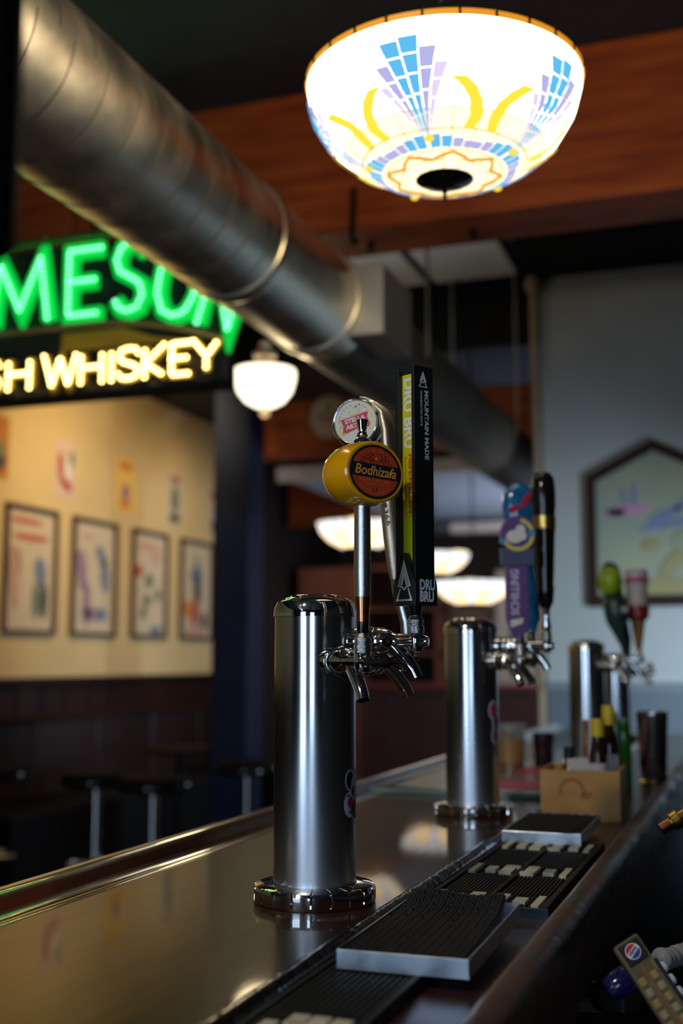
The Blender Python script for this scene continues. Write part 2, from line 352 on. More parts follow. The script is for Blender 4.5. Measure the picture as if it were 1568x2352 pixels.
def bulbmesh(r, m):
    k = m.name
    if k not in bulb_me:
        me = bpy.data.meshes.new('bulb'); bm = bmesh.new(); bmesh.ops.create_icosphere(bm, subdivisions=1, radius=r); bm.to_mesh(me); bm.free(); me.materials.append(m); me.shade_smooth(); bulb_me[k] = me
    return bulb_me[k]
def letter(ch, x, z, wd, ht, rot, stroke_w, step, m, chm, r, nm, rest=None):
    c, s_ = math.cos(rot), math.sin(rot)
    def P(p):
        a, b_ = (p[0] - .5) * wd, (p[1] - .5) * ht
        return (x + a * c - b_ * s_, z + a * s_ + b_ * c)
    body = MB(); F = frame((0, .06, 0), (1, 0, 0), (0, 0, 1), (0, -1, 0))
    for st in ST[ch]:
        q = [P(p) for p in st]
        body.stroke(q, stroke_w, 0, .03, F)
        left = 0
        for (ax, az), (bx, bz) in zip(q, q[1:]):
            L = math.hypot(bx - ax, bz - az); t = left
            while t <= L:
                px, pz = ax + (bx - ax) * t / L, az + (bz - az) * t / L
                if rest is not None: rest.add([(px + r, .02, pz), (px - r, .02, pz), (px, .02 - r, pz), (px, .02, pz + r), (px, .02, pz - r)], [(0, 2, 3), (3, 2, 1), (1, 2, 4), (4, 2, 0), (0, 3, 1, 4)])
                else:
                    o = bpy.data.objects.new('bulb', bulbmesh(r, m)); COL.objects.link(o); o.parent = sg; o.location = (px, .022, pz)
                t += step
            left = t - L
    body.build('letter', chm, sg, smooth=False)
gr = [('M', -.075, .41, .25, .245, .02), ('E', .205, .418, .15, .25, 0), ('S', .400, .418, .125, .26, -.03), ('O', .60, .378, .155, .26, -.16), ('N', .775, .31, .14, .24, -.30)]
for ch, x, z, wd, ht, rot in gr: letter(ch, x, z, wd, ht, rot, .056, .022, gcore, gch, .0085, 'g')
ye = [('H', -.065, .105), ('W', .115, .14), ('H', .25, .10), ('I', .335, .02), ('S', .405, .09), ('K', .51, .09), ('E', .615, .08), ('Y', .72, .10)]
for ch, x, wd in ye: letter(ch, x, .088 if ch != 'Y' else .09, wd, .114, 0, .026, .0195, yb, ych, .007, 'y')
rest = MB()
for ch, x, z, wd, ht, rot in [('A', -.36, .40, .22, .245, .05), ('J', -.60, .37, .14, .25, .15)]: letter(ch, x, z, wd, ht, rot, .056, .022, gcore, gch, .0085, 'g', rest)
rest.build('bulb_row', gcore, sg)['kind'] = 'stuff'
rest = MB()
for ch, x, wd in [('S', -.19, .09), ('I', -.27, .02), ('R', -.35, .09), ('I', -.43, .02)]: letter(ch, x, .088, wd, .114, 0, .026, .0195, yb, ych, .007, 'y', rest)
rest.build('bulb_row', yb, sg)['kind'] = 'stuff'
for x in (-.9, .2): MB().tube([(x, .09, .5), (x, .09, 1.16)], .008, 8).build('hanger_rod', blackp, sg)
MB().box(-1.25, .79, .03, .12, -.02, 0).build('base_rim', blackp, sg, smooth=False)

# ------------------------------------------------------------------ stained-glass lamp
def bowl(t):   # t 0 rim .. 1 hub ; returns radius, z
    prof = [(0, .250, 0), (.12, .2485, -.022), (.3, .238, -.062), (.5, .212, -.105), (.7, .168, -.143), (.85, .118, -.166), (1, .052, -.182)]
    for a, b_ in zip(prof, prof[1:]):
        if t <= b_[0]:
            k = (t - a[0]) / (b_[0] - a[0]); return a[1] + (b_[1] - a[1]) * k, a[2] + (b_[2] - a[2]) * k
    return prof[-1][1:]
LZ = 2.40
lamp = thing('stained_glass_lamp', (-.512, 1.985, LZ), 'large glowing stained-glass bowl lamp with blue fans hanging over the bar', 'lamp')
ivory = emi('glass_ivory', (1, .90, .70), 5.2); ivory2 = emi('glass_ivory_warm', (1, .84, .52), 1.7)
blue = emi('glass_blue', (.13, .55, .95), .95); lav = emi('glass_lavender', (.50, .50, .88), .95); yel = emi('glass_yellow', (1, .72, .05), 1.15); vio = emi('glass_violet', (.14, .2, .85), .8)
amb = emi('glass_amber', (1, .42, .02), .9); pink = emi('glass_pink', (.74, .62, .86), 1.1)
lead = mat('lead_came', (.10, .07, .03), .5, emit=(1, .7, .3), es=.35)  # lead glows faintly too, lamp glare put into the material
def pane(th0, th1, t0, t1, m, off=0, gap=.0016, sub=2, name='pane', th0b=None, th1b=None):
    th0b = th0 if th0b is None else th0b; th1b = th1 if th1b is None else th1b
    b = MB(); vs = []
    for i in range(sub + 1):
        t = t0 + (t1 - t0) * i / sub; r, z = bowl(t); k = i / sub
        a0 = th0 + (th0b - th0) * k; a1 = th1 + (th1b - th1) * k; g = gap / max(.05, r) / 2
        for j in range(3):
            a = a0 + g + (a1 - a0 - 2 * g) * j / 2
            vs.append(((r + off) * math.cos(a), (r + off) * math.sin(a), z - off * .4))
    fs = [(i * 3 + j, i * 3 + j + 1, i * 3 + j + 4, i * 3 + j + 3) for i in range(sub) for j in range(2)]
    b.add(vs, fs); o = b.build(name, m, lamp); return o
TH0 = math.atan2(-.9415, .337)      # azimuth that faces the camera
NR, NT = 7, 22
for j in range(NT):
    for i in range(NR):
        pane(TH0 + 2 * math.pi * j / NT, TH0 + 2 * math.pi * (j + 1) / NT, i * .88 / NR + .008, (i + 1) * .88 / NR, ivory if i < 5 else ivory2)
for j in range(14):
    pane(2 * math.pi * j / 14, 2 * math.pi * (j + 1) / 14, .885, .94, ivory2); pane(2 * math.pi * j / 14, 2 * math.pi * (j + 1) / 14, .945, 1, ivory2)
# lead ground shell just inside the panes
MB().lathe([(bowl(t)[0] - .0015, bowl(t)[1] + .001) for t in [i / 16 for i in range(17)]], 64).build('leaded_shell', lead, lamp)
# fans
def fan(th, sc=1):
    for (da, w_, t0, m) in [(-.53, .15, .47, pink), (-.385, .15, .34, lav), (-.24, .15, .19, blue), (-.095, .15, .17, blue), (.05, .15, .26, lav), (.195, .15, .36, pink)]:
        n = 5 if m is blue else 4
        for k in range(n):
            ta = t0 + (.80 - t0) * k / n; tb = t0 + (.80 - t0) * (k + 1) / n - .004
            f = lambda t: 1 - .86 * (t - .17) / .63
            cx = .03
            pane(th + (da - cx) * f(ta) + cx, th + (da + w_ - cx) * f(ta) + cx, ta, tb, m, .0042, .002, 2, 'fan_pane', th + (da - cx) * f(tb) + cx, th + (da + w_ - cx) * f(tb) + cx)
    r, z = bowl(.80); M = T(r * math.cos(th + .03) * 1.01, r * math.sin(th + .03) * 1.01, z - .004)
    b = MB(); b.lathe([(.001, -.005), (.006, -.004), (.0085, 0), (.006, .004), (.001, .005)], 14, M); b.build('round_jewel', yel, lamp)
    for s_ in (-1, 1):      # blue band beside the jewel
        for k in range(4):
            pane(th + s_ * (.1 + .155 * k) - .0775, th + s_ * (.1 + .155 * k) + .0775, .79 + .012 * k, .87, [blue, blue, lav, lav][k], .0042, .002, 2, 'band_pane')
    for s_ in (-1, 1):      # yellow ribbons
        pts = [(.33, .45), (.42, .51), (.50, .59), (.53, .68), (.49, .76)]
        for (a, t), (a2, t2) in zip(pts, pts[1:]):
            wd = .065
            pane(th + s_ * a - wd, th + s_ * a + wd, t, t2, yel, .0042, .001, 1, 'ribbon_pane', th + s_ * a2 - wd, th + s_ * a2 + wd)
for k in range(5): fan(TH0 - .31 + k * 2 * math.pi / 5)
# zigzag near the hub, rim, hub cap, chain
zz = []
for i in range(49):
    a = 2 * math.pi * i / 48; t = .915 + .022 * (abs((i % 6) - 3) / 3 - .5) * 2; r, z = bowl(t); zz.append(((r + .004) * math.cos(a), (r + .002) * math.sin(a), z - .002))
MB().tube(zz, .0032, 5).build('zigzag_band', amb, lamp)
rimz = MB(); rimz.lathe([(.247, .004), (.2525, .004), (.2535, -.003), (.2515, -.007), (.247, -.004)], 72); rimz.build('rim', mat('amber_rim', (.5, .2, .02), .4, emit=(1, .38, .02), es=.75), lamp)
for i in range(26):
    a = 2 * math.pi * i / 26; MB().cbox((.2535, 0, -.001), (.003, .004, .013), Matrix.Rotation(a, 4, 'Z')).build('rim_joint', blackp, lamp, smooth=False)
MB().lathe([(.001, -.192), (.02, -.191), (.045, -.186), (.054, -.181), (.053, -.176), (.04, -.174)], 40).build('hub_cap', black_gl, lamp)
MB().lathe([(.001, -.222), (.004, -.219), (.0045, -.213), (.0025, -.208), (.006, -.203), (.003, -.198), (.003, -.19)], 14).build('finial', mat('dark_bronze', (.08, .05, .03), .3, 1), lamp)
MB().tube([(0, 0, -.17), (0, 0, .05)], .004, 8).build('stem', gold, lamp)
for i in range(3):
    a = 2 * math.pi * i / 3 + .4; MB().tube([(.25 * math.cos(a), .25 * math.sin(a), -.005), (0, 0, .03)], .0018, 6).build('support_arm', gold, lamp)
for i in range(42):
    M = T(0, 0, .06 + i * .0245) @ Matrix.Rotation(R(90 * (i % 2)), 4, 'Z')
    MB().tube([(.007 * math.cos(2 * math.pi * k / 10), 0, .0145 * math.sin(2 * math.pi * k / 10)) for k in range(11)], .0019, 5, M, cap=False).build('chain_link', chrome, lamp)
MB().lathe([(.001, 1.07), (.05, 1.07), (.06, 1.1), (.001, 1.1)], 24).build('ceiling_rose', gold, lamp)
pl = bpy.data.lights.new('bulb_over_bar', 'POINT'); pl.energy = 34; pl.color = (1, .8, .52); pl.shadow_soft_size = .05
o = bpy.data.objects.new('bulb_over_bar', pl); COL.objects.link(o); o.parent = lamp; o.location = (0, 0, .09)

# smaller stained-glass bowls in the rear room
wt = emi('far_glass_white', (.95, .97, 1), 1.5); wm = emi('far_glass_amber', (1, .66, .26), 2.6)
def farlamp(x, y, z, r, label):
    t = thing('stained_glass_lamp', (x, y, z), label, 'lamp', 'stained-glass lamps in the rear room')
    n = 20
    for j in range(n):
        a0 = 2 * math.pi * j / n
        b = MB(); b.lathe([(r, .0), (r * .93, -.05)], 2, a0=a0 + .015, a1=a0 + 2 * math.pi / n - .015); b.build('pane', wt, t)
        b = MB(); b.lathe([(r * .92, -.056), (r * .72, -.11), (r * .42, -.15)], 2, a0=a0 + .02, a1=a0 + 2 * math.pi / n - .02); b.build('pane', wm if j % 3 else wt, t)
    MB().lathe([(r + .004, .004), (r + .004, -.004), (r, -.004), (r, .004)], 40).build('rim', gold, t)
    MB().lathe([(r * .41, -.15), (r * .2, -.17), (.001, -.175)], 24).build('hub', blackp, t)
    MB().tube([(0, 0, -.16), (0, 0, 3.5 - z)], .006, 8).build('stem', blackp, t)
    return t
farlamp(-2.25, 6.62, 2.165, .26, 'far stained-glass lamp seen just behind the silver tap stem')
farlamp(-1.87, 7.9, 1.885, .27, 'far stained-glass lamp seen low between the two nearest beer towers')
farlamp(-2.36, 8.7, 2.16, .27, 'far stained-glass lamp partly hidden by the black tap handle')

# white globe pendant
def globe(x, y, z, label):
    g = thing('globe_pendant', (x, y, z), label, 'lamp')
    MB().lathe([(.001, -.11), (.05, -.105), (.095, -.08), (.13, -.035), (.146, .02), (.15, .055), (.146, .072), (.1, .082), (.05, .086)], 40).build('glass_shade', emi('opal_glass', (1, .90, .66), 2.6), g)
    MB().lathe([(.001, -.155), (.018, -.15), (.026, -.135), (.018, -.12), (.01, -.112), (.02, -.106), (.001, -.1)], 20).build('finial', mat('cream_brass', (.75, .6, .42), .3, .6), g)
    MB().lathe([(.055, .08), (.058, .1), (.045, .115), (.04, .125), (.055, .135), (.056, .155), (.04, .165), (.018, .185), (.03, .2), (.018, .215)], 24).build('fitter', MATS['cream_brass'], g)
    MB().tube([(0, 0, .2), (0, 0, 3.5 - z)], .008, 8).build('stem', blackp, g)
    l = bpy.data.lights.new('globe_bulb', 'POINT'); l.energy = 7; l.color = (1, .78, .45); l.shadow_soft_size = .12
    q = bpy.data.objects.new('globe_bulb', l); COL.objects.link(q); q.parent = g; q.location = (0, 0, -.3)
    return g
globe(-2.215, 5.09, 2.665, 'glowing white globe pendant hanging below the duct near the yellow sign letters')

# ------------------------------------------------------------------ pictures on the left wall
def blobs(mb_parent, items, F, z=.004):
    cols = {}
    for it in items:
        cols.setdefault(it[0], []).append(it[1:])
    for c, its in cols.items():
        b = MB()
        for (cx, cy, rx, ry, rot) in its: b.ell(cx, cy, rx, ry, z, z + .0012, F, n=14, rot=rot)
        z += .0014
        b.build('printed_figure', mat('ink_%d_%d_%d' % tuple(int(v * 100) for v in c), c, .6), mb_parent, smooth=False)
FW = lambda: frame((0, 0, 0), (0, 1, 0), (0, 0, 1), (1, 0, 0))      # local plane facing +X
RD, BL, GN, DK, OG, PU, PK = (.48, .10, .07), (.17, .2, .28), (.17, .2, .13), (.06, .055, .05), (.7, .25, .04), (.3, .18, .27), (.58, .33, .24)
posters = [
 (6.51, 7.12, 'framed poster nearest the camera, red heading above two figures', [(RD, -.05, .33, .2, .022, 0), (RD, 0, .22, .22, .025, 0), (BL, .12, .0, .07, .1, .3), (GN, .08, -.2, .05, .13, 0), (DK, .17, -.2, .04, .13, 0), (PK, -.18, -.05, .05, .22, .1), (DK, -.15, .05, .03, .1, .2)]),
 (7.32, 7.94, 'framed poster second from left, blue and violet figures on pink', [(PK, -.1, .3, .08, .02, 0), (BL, .1, .17, .1, .05, -.8), (BL, .15, .02, .06, .13, .2), (PU, -.17, .05, .06, .16, .2), (PU, -.1, -.2, .05, .16, 0), (BL, .1, -.27, .1, .05, 0), (PU, -.03, -.27, .1, .05, 0)]),
 (8.18, 8.76, 'framed poster third from left, faded pink heading over small creatures', [(PK, 0, .3, .18, .04, -.1), (PK, .1, .22, .1, .03, 0), (RD, -.17, .1, .06, .05, 0), (GN, 0, .03, .07, .06, .5), (GN, .15, -.08, .05, .05, 0), (GN, -.03, -.13, .07, .05, 0), (GN, -.08, -.23, .05, .05, 0), (BL, .12, -.37, .1, .04, 0)]),
 (9.0, 9.63, 'framed poster fourth from left, dark umbrella figure', [(BL, 0, .13, .12, .08, 0), (DK, .02, .0, .07, .14, 0), (GN, 0, .22, .03, .08, 0), (OG, -.17, -.17, .07, .08, 0), (DK, .16, -.27, .06, .08, 0), (RD, -.02, -.2, .08, .12, 0), (PK, 0, -.37, .2, .05, 0)])]
for y0, y1, lab, items in posters:
    p = thing('framed_poster', (-4.7, (y0 + y1) / 2, 1.96), lab, 'picture', 'framed posters on the cream wall')
    hw, hh = (y1 - y0) / 2, .435; F = FW()
    MB().box(0, .006, -hw + .02, hw - .02, -hh + .02, hh - .02).build('sheet', paperm, p, smooth=False)
    MB().box(0, .03, -hw, -hw + .03, -hh, hh).box(0, .03, hw - .03, hw, -hh, hh).box(0, .03, -hw + .03, hw - .03, hh - .03, hh).box(0, .03, -hw + .03, hw - .03, -hh, -hh + .03).build('frame', framem, p, smooth=False)
    blobs(p, items, F, .0065)
small = [(6.28, 6.53, 2.75, (.5, .2, .03), 'unframed print at the left edge, orange over black', [(DK, 0, -.08, .1, .09, 0), (GN, .02, -.02, .06, .06, 0)]),
 (7.07, 7.35, 2.72, (.70, .52, .42), 'unframed pink print with a red curved figure', [(RD, -.06, .0, .04, .12, .1), (RD, .02, -.12, .08, .04, -.3), (GN, .08, .08, .03, .06, 0), (paperm.diffuse_color[:3], .02, 0, .03, .08, 0)]),
 (7.93, 8.20, 2.72, (.85, .55, .12), 'unframed yellow print with an orange heading', [(OG, 0, .15, .11, .035, 0), (PU, 0, -.06, .06, .07, 0), (OG, 0, -.15, .1, .04, 0)]),
 (8.76, 9.02, 2.71, (.60, .56, .42), 'unframed print with red heading and grey-green figure', [(RD, .0, .17, .1, .03, 0), (GN, 0, 0, .07, .12, 0), (DK, 0, -.16, .1, .035, 0)]),
 (9.55, 9.76, 2.70, (.55, .48, .36), 'unframed print at the wall end, red top and dark lower figure', [(RD, .0, .14, .09, .04, 0), (GN, .03, -.02, .03, .1, 0), (DK, 0, -.14, .06, .05, 0)])]
for y0, y1, z, c, lab, items in small:
    p = thing('wall_print', (-4.7, (y0 + y1) / 2, z), lab, 'picture', 'unframed prints above the posters')
    MB().box(0, .005, -(y1 - y0) / 2, (y1 - y0) / 2, -.21, .21).build('sheet', mat('print_%d' % int(y0 * 100), c, .6), p, smooth=False)
    blobs(p, items, FW(), .0055)

# five-sided bird picture on the pale end wall
pp = thing('bird_picture', (-.50, 6.1, 1.98), 'five-sided dark framed picture with a pink-winged bird, on the pale wall', 'picture')
F = frame((0, 0, 0), (1, 0, 0), (0, 0, 1), (0, -1, 0))
pent = [(-.315, -.335), (.315, -.335), (.315, .30), (0, .46), (-.315, .30)]
MB().prism(pent, 0, .008, F).build('print', mat('pale_green_print', (.15, .20, .18), .6, col2=(.22, .24, .16), scale=3), pp, smooth=False)
MB().stroke(pent, .05, 0, .03, F, closed=True).build('frame', mat('dark_picture_frame', (.018, .008, .006), .6, spec=.15), pp, smooth=False)
MG, BG, YG = (.32, .15, .26), (.11, .13, .25), (.20, .18, .08)
blobs(pp, [(MG, -.13, .13, .11, .03, .05), (MG, -.2, .12, .06, .02, .1), (BG, .05, .10, .09, .025, .4), (BG, .16, .17, .08, .02, .7), (BG, .05, .05, .13, .02, .15), (BG, -.1, .21, .012, .06, 0), (BG, -.15, .2, .012, .05, .2), (GN, .12, -.02, .06, .03, .9), (YG, -.02, -.05, .05, .03, .3), (YG, .08, -.15, .09, .04, .9), (YG, .03, -.26, .22, .04, 0), (GN, .16, -.12, .05, .02, .8)], F, .0085)

# round signs in the rear room
def roundsign(x, y, z, r, label, cc):
    s_ = thing('round_sign', (x, y, z), label, 'sign')
    F = frame((0, 0, 0), (1, 0, 0), (0, 0, 1), (0, -1, 0))
    MB().lathe([(.001, .02), (r * .96, .02), (r, .014), (r, 0)], 40, F).build('disc', mat('sign_disc_%d' % int(r * 1000), cc, .5), s_)
    b = MB(); b.stroke([(r * .82 * math.cos(2 * math.pi * i / 36), r * .82 * math.sin(2 * math.pi * i / 36)) for i in range(36)], r * .04, .02, .022, F, closed=True)
    b.build('ring', mat('sign_ring_brown', (.2, .11, .05), .6), s_, smooth=False)
    b = MB(); b.ell(0, r * .45, r * .16, r * .2, .02, .022, F); b.box(-r * .6, r * .6, -.022, -.02, -r * .08, r * .12)
    b.build('emblem', MATS['sign_ring_brown'], s_, smooth=False)
    MB().box(-r * .4, r * .4, -.022, -.02, -r * .38, -r * .22).build('red_band', mat('faded_red', (.45, .12, .08), .6), s_, smooth=False)
roundsign(-2.72, 7.355, 2.99, .145, 'cream round sign hanging on the second beam behind the round tap badge', (.42, .31, .18))
roundsign(-2.36, 11.18, 2.88, .175, 'bright cream round sign on the farthest beam', (.75, .7, .5))

# rear room furniture
cab = thing('shelf_cabinet', (-3.95, 11.6, 0), 'reddish-brown wooden shelf unit in the rear room beyond the picture wall', 'cabinet')
cw = mat('red_brown_wood', (.22, .07, .04), .45, col2=(.30, .1, .055), scale=6)
MB().box(-.6, .05, -.2, .2, 0, 2.3).build('side_panel', cw, cab, smooth=False)
MB().box(.05, .9, .15, .2, 0, 2.3).build('back_panel', darkwood, cab, smooth=False)
for z in (.5, .95, 1.4, 1.85, 2.27): MB().box(.05, .9, -.2, .15, z, z + .03).build('shelf', cw, cab, smooth=False)
MB().box(.86, .9, -.2, .15, 0, 2.3).build('side_panel', cw, cab, smooth=False)
d = thing('wall_panel', (-2.95, 12.98, 0), 'warm tan wall panel at the back of the rear room', 'panel')
MB().box(-.4, .25, -.02, .02, 1.1, 2.2).build('board', mat('tan_panel', (.42, .24, .15), .6, var=.3, scale=4), d, smooth=False)
rb = thing('rear_counter', (-2.0, 9.4, 0), 'low dark maroon counter across the rear room', 'counter')
MB().box(-1.1, .95, -.25, .25, 0, 1.12).build('body', mat('maroon_front', (.05, .012, .016), .5, var=.3, scale=4), rb, smooth=False)
MB().box(-1.15, 1.0, -.3, .3, 1.12, 1.16).build('top', mat('maroon_top', (.16, .03, .03), .4), rb, smooth=False, bevel=.005)
dr = thing('rear_door', (-2.05, 10.4, 0), 'pale narrow door in the rear room with a dark slot window', 'door')
MB().box(-.2, .13, -.03, .03, 0, 2.15).build('leaf', mat('taupe_door', (.32, .26, .2), .5), dr, smooth=False, bevel=.005)
MB().box(-.07, .0, -.035, -.03, 1.2, 1.7).build('slot_window', blackp, dr, smooth=False)
ob = thing('orange_board', (-1.45, 12.975, 0), 'pale orange board at the right of the rear room', 'panel')
MB().box(-.42, .3, -.02, .02, 1.6, 2.6).build('board', mat('salmon_board', (.70, .28, .14), .6), ob, smooth=False)
# booth bench along the left wall
bo = thing('booth_bench', (-4.35, 8.0, 0), 'dark padded booth bench along the wall under the posters', 'bench')
MB().box(-.28, .28, -2.2, 1.8, 0, .46).build('seat', blackp, bo, smooth=False, bevel=.02)
for i in range(5): MB().box(-.28, -.14, -2.2 + i * .8, -1.42 + i * .8, .46, .95).build('backrest', mat('booth_vinyl', (.02, .008, .008), .4), bo, smooth=False, bevel=.02)
MB().box(-.3, -.12, -2.2, 1.8, .95, .985).build('top_rail', darkwood, bo, smooth=False, bevel=.006)
# stools
def stool(x, y, label):
    s_ = thing('bar_stool', (x, y, 0), label, 'stool', 'bar stools beyond the bar')
    MB().lathe([(.001, .7), (.17, .7), (.185, .715), (.188, .745), (.175, .768), (.12, .776), (.001, .778)], 36).build('seat', mat('black_vinyl', (.004, .004, .004), .7, spec=.1), s_)
    MB().lathe([(.189, .712), (.192, .72), (.192, .735), (.189, .742)], 36).build('seat_band', black_gl, s_)
    MB().lathe([(.027, .03), (.027, .69), (.06, .7)], 24).build('post', chrome, s_)
    MB().lathe([(.001, .03), (.1, .03), (.2, .012), (.205, 0)], 32).build('base', chrome, s_)
    MB().tube([(.14 * math.cos(2 * math.pi * i / 24), .14 * math.sin(2 * math.pi * i / 24), .3) for i in range(25)], .01, 8).build('foot_ring', chrome, s_)
    for k in range(2):
        a = k * math.pi / 2; MB().tube([(-.14 * math.cos(a), -.14 * math.sin(a), .3), (.14 * math.cos(a), .14 * math.sin(a), .3)], .006, 6).build('spoke', chrome, s_)
stool(-3.32, 5.48, 'black round bar stool whose polished post catches the light')
stool(-2.92, 5.36, 'black round bar stool just right of the shining post')
stool(-4.02, 5.55, 'black round bar stool at the far left, low behind the bar edge')
stool(-2.85, 6.35, 'rearmost black round bar stool, in front of the navy pillar')
tb = thing('pub_table', (-3.72, 7.2, 0), 'dark round pub table between the stools and the booth', 'table')
MB().lathe([(.001, .74), (.25, .74), (.26, .75), (.25, .77), (.001, .77)], 40).build('tabletop', blackp, tb)
MB().lathe([(.2, .0), (.2, .02), (.03, .05), (.03, .74)], 24).build('pedestal', blackp, tb)

# ------------------------------------------------------------------ bar counter
BY0, BY1 = -.5, 5.0
bar = thing('bar_counter', (-.55, 2.0, 0), 'long varnished dark wooden bar counter with rounded rail and recessed drip channel', 'bar counter')
def ext(prof, y0, y1, m, name, parent=bar, smooth=True, ox=.55, oy=2.0, ang=60):
    F = frame((ox, 0, 0), (1, 0, 0), (0, 0, 1), (0, -1, 0))
    b = MB(); b.prism(prof, oy - y1, oy - y0, F)
    return b.build(name, m, parent, smooth=smooth, ang=ang)
ext([(-.83, 1.03), (-.425, 1.03), (-.425, 1.07), (-.83, 1.07)], BY0, BY1, woodbar, 'countertop', smooth=False)
ext([(-.803, 1.0705), (-.812, 1.072), (-.820, 1.077), (-.828, 1.085), (-.838, 1.090), (-.852, 1.092), (-.866, 1.088), (-.876, 1.078), (-.88, 1.06), (-.878, 1.02), (-.83, 1.02), (-.803, 1.05)], BY0, BY1, woodrail, 'rounded_rail')
ext([(-.80, 1.0702), (-.7935, 1.0724), (-.787, 1.0702)], BY0, BY1, woodrail, 'rail_bead')
ext([(-.433, 1.0702), (-.425, 1.074), (-.417, 1.073), (-.412, 1.066), (-.411, 1.05), (-.425, 1.05)], BY0, BY1, wetlip, 'wet_lip')
ext([(-.424, 1.03), (-.236, 1.03), (-.236, 1.0545), (-.424, 1.0545)], BY0, BY1, laminate, 'drip_channel', smooth=False)
ext([(-.241, 1.03), (-.241, 1.066), (-.238, 1.072), (-.232, 1.074), (-.218, 1.073), (-.211, 1.069), (-.208, 1.06), (-.207, .975), (-.241, .975)], BY0, BY1, woodlip, 'worn_edge')
ext([(-.83, 0), (-.24, 0), (-.24, 1.03), (-.83, 1.03)], BY0, BY1, mat('bar_front_dark', (.015, .008, .006), .4), 'front_panel', smooth=False)
# drain mats
m1 = thing('drip_mat', (-.37, 1.01, 1.0545), 'black nubbed rubber drip mat in the nearest part of the channel', 'bar mat')
MB().box(-.038, .058, -.34, .125, 0, .004).build('base', rubber, m1, smooth=False)
MB().box(-.04, -.034, -.34, .125, 0, .0125).box(.053, .06, -.34, .125, 0, .0125).box(-.034, .053, .119, .125, 0, .0125).build('border', rubber2, m1, smooth=False, bevel=.001)
nb = MB()
for i in range(13):
    for j in range(66):
        x = -.0295 + i * .0065; y = -.325 + j * .0067
        nb.cbox((x, y, .007), (.0036, .0036, .008))
nb.build('nub', rubber2, m1, smooth=False)['kind'] = 'stuff'
for (x, y, dx, dy) in [(.004, -.092, .016, .026), (.022, -.088, .016, .018), (.041, -.090, .016, .018), (-.014, -.112, .013, .022), (.022, -.108, .046, .016)]:
    MB().cbox((x, y, .0125), (dx, dy, .004)).build('raised_letter', cream_rb, m1, smooth=False, bevel=.001)
m2 = thing('drip_mat', (-.335, 1.68, 1.0545), 'long black ribbed rubber mat with cream raised lettering, between the two trays', 'bar mat')
MB().box(-.072, .078, -.262, .27, 0, .005).build('base', rubber, m2, smooth=False)
MB().box(-.074, -.066, -.262, .27, 0, .0125).box(.074, .082, -.262, .27, 0, .0125).box(.0, .007, -.262, .27, 0, .0128).box(-.066, .074, .262, .27, 0, .0125).build('border', rubber2, m2, smooth=False, bevel=.001)
MB().box(-.076, .084, -.266, -.262, -.0002, .0115).build('end_holder', mat('blue_steel', (.12, .2, .28), .3, 1), m2, smooth=False)
rows = [(-.225, 1.), (-.02, 1.), (.20, 1.)]
cols_ = [(-.0585, .009, .062), (-.036, .014, .03), (-.0125, .017, .062), (.0185, .016, .062), (.044, .015, .03), (.066, .009, .062)]
for k in range(2):
    x0, x1 = (-.063, -.003) if k == 0 else (.010, .071)
    for i in range(12):
        x = x0 + (x1 - x0) * (i + .5) / 12
        for ya, yb in ((-.255, -.19), (-.185, -.055), (.01, .165), (.235, .258)):
            if k == 0 and i > 7 and ya < -.2: continue
            MB().cbox((x, (ya + yb) / 2, .0075), (.0027, yb - ya, .006)).build('ridge', rubber2, m2, smooth=False)
for ry, _ in rows:
    for (cx, wd, ln) in cols_:
        n = 1 if ry > -.1 else max(2, int(ln / .009))
        b = MB()
        for q in range(n):
            b.cbox((cx, ry - ln / 2 + ln * (q + .5) / n, .0105), (wd, ln / n * (.8 if n > 1 else 1), .005))
        if wd > .0155 and ry > -.1: b.cbox((cx - math.copysign(wd * .7, cx), ry - ln * .3 * math.copysign(1, cx) , .0103), (wd * .6, ln * .22, .005))
        b.build('raised_letter', cream_rb, m2, smooth=False)
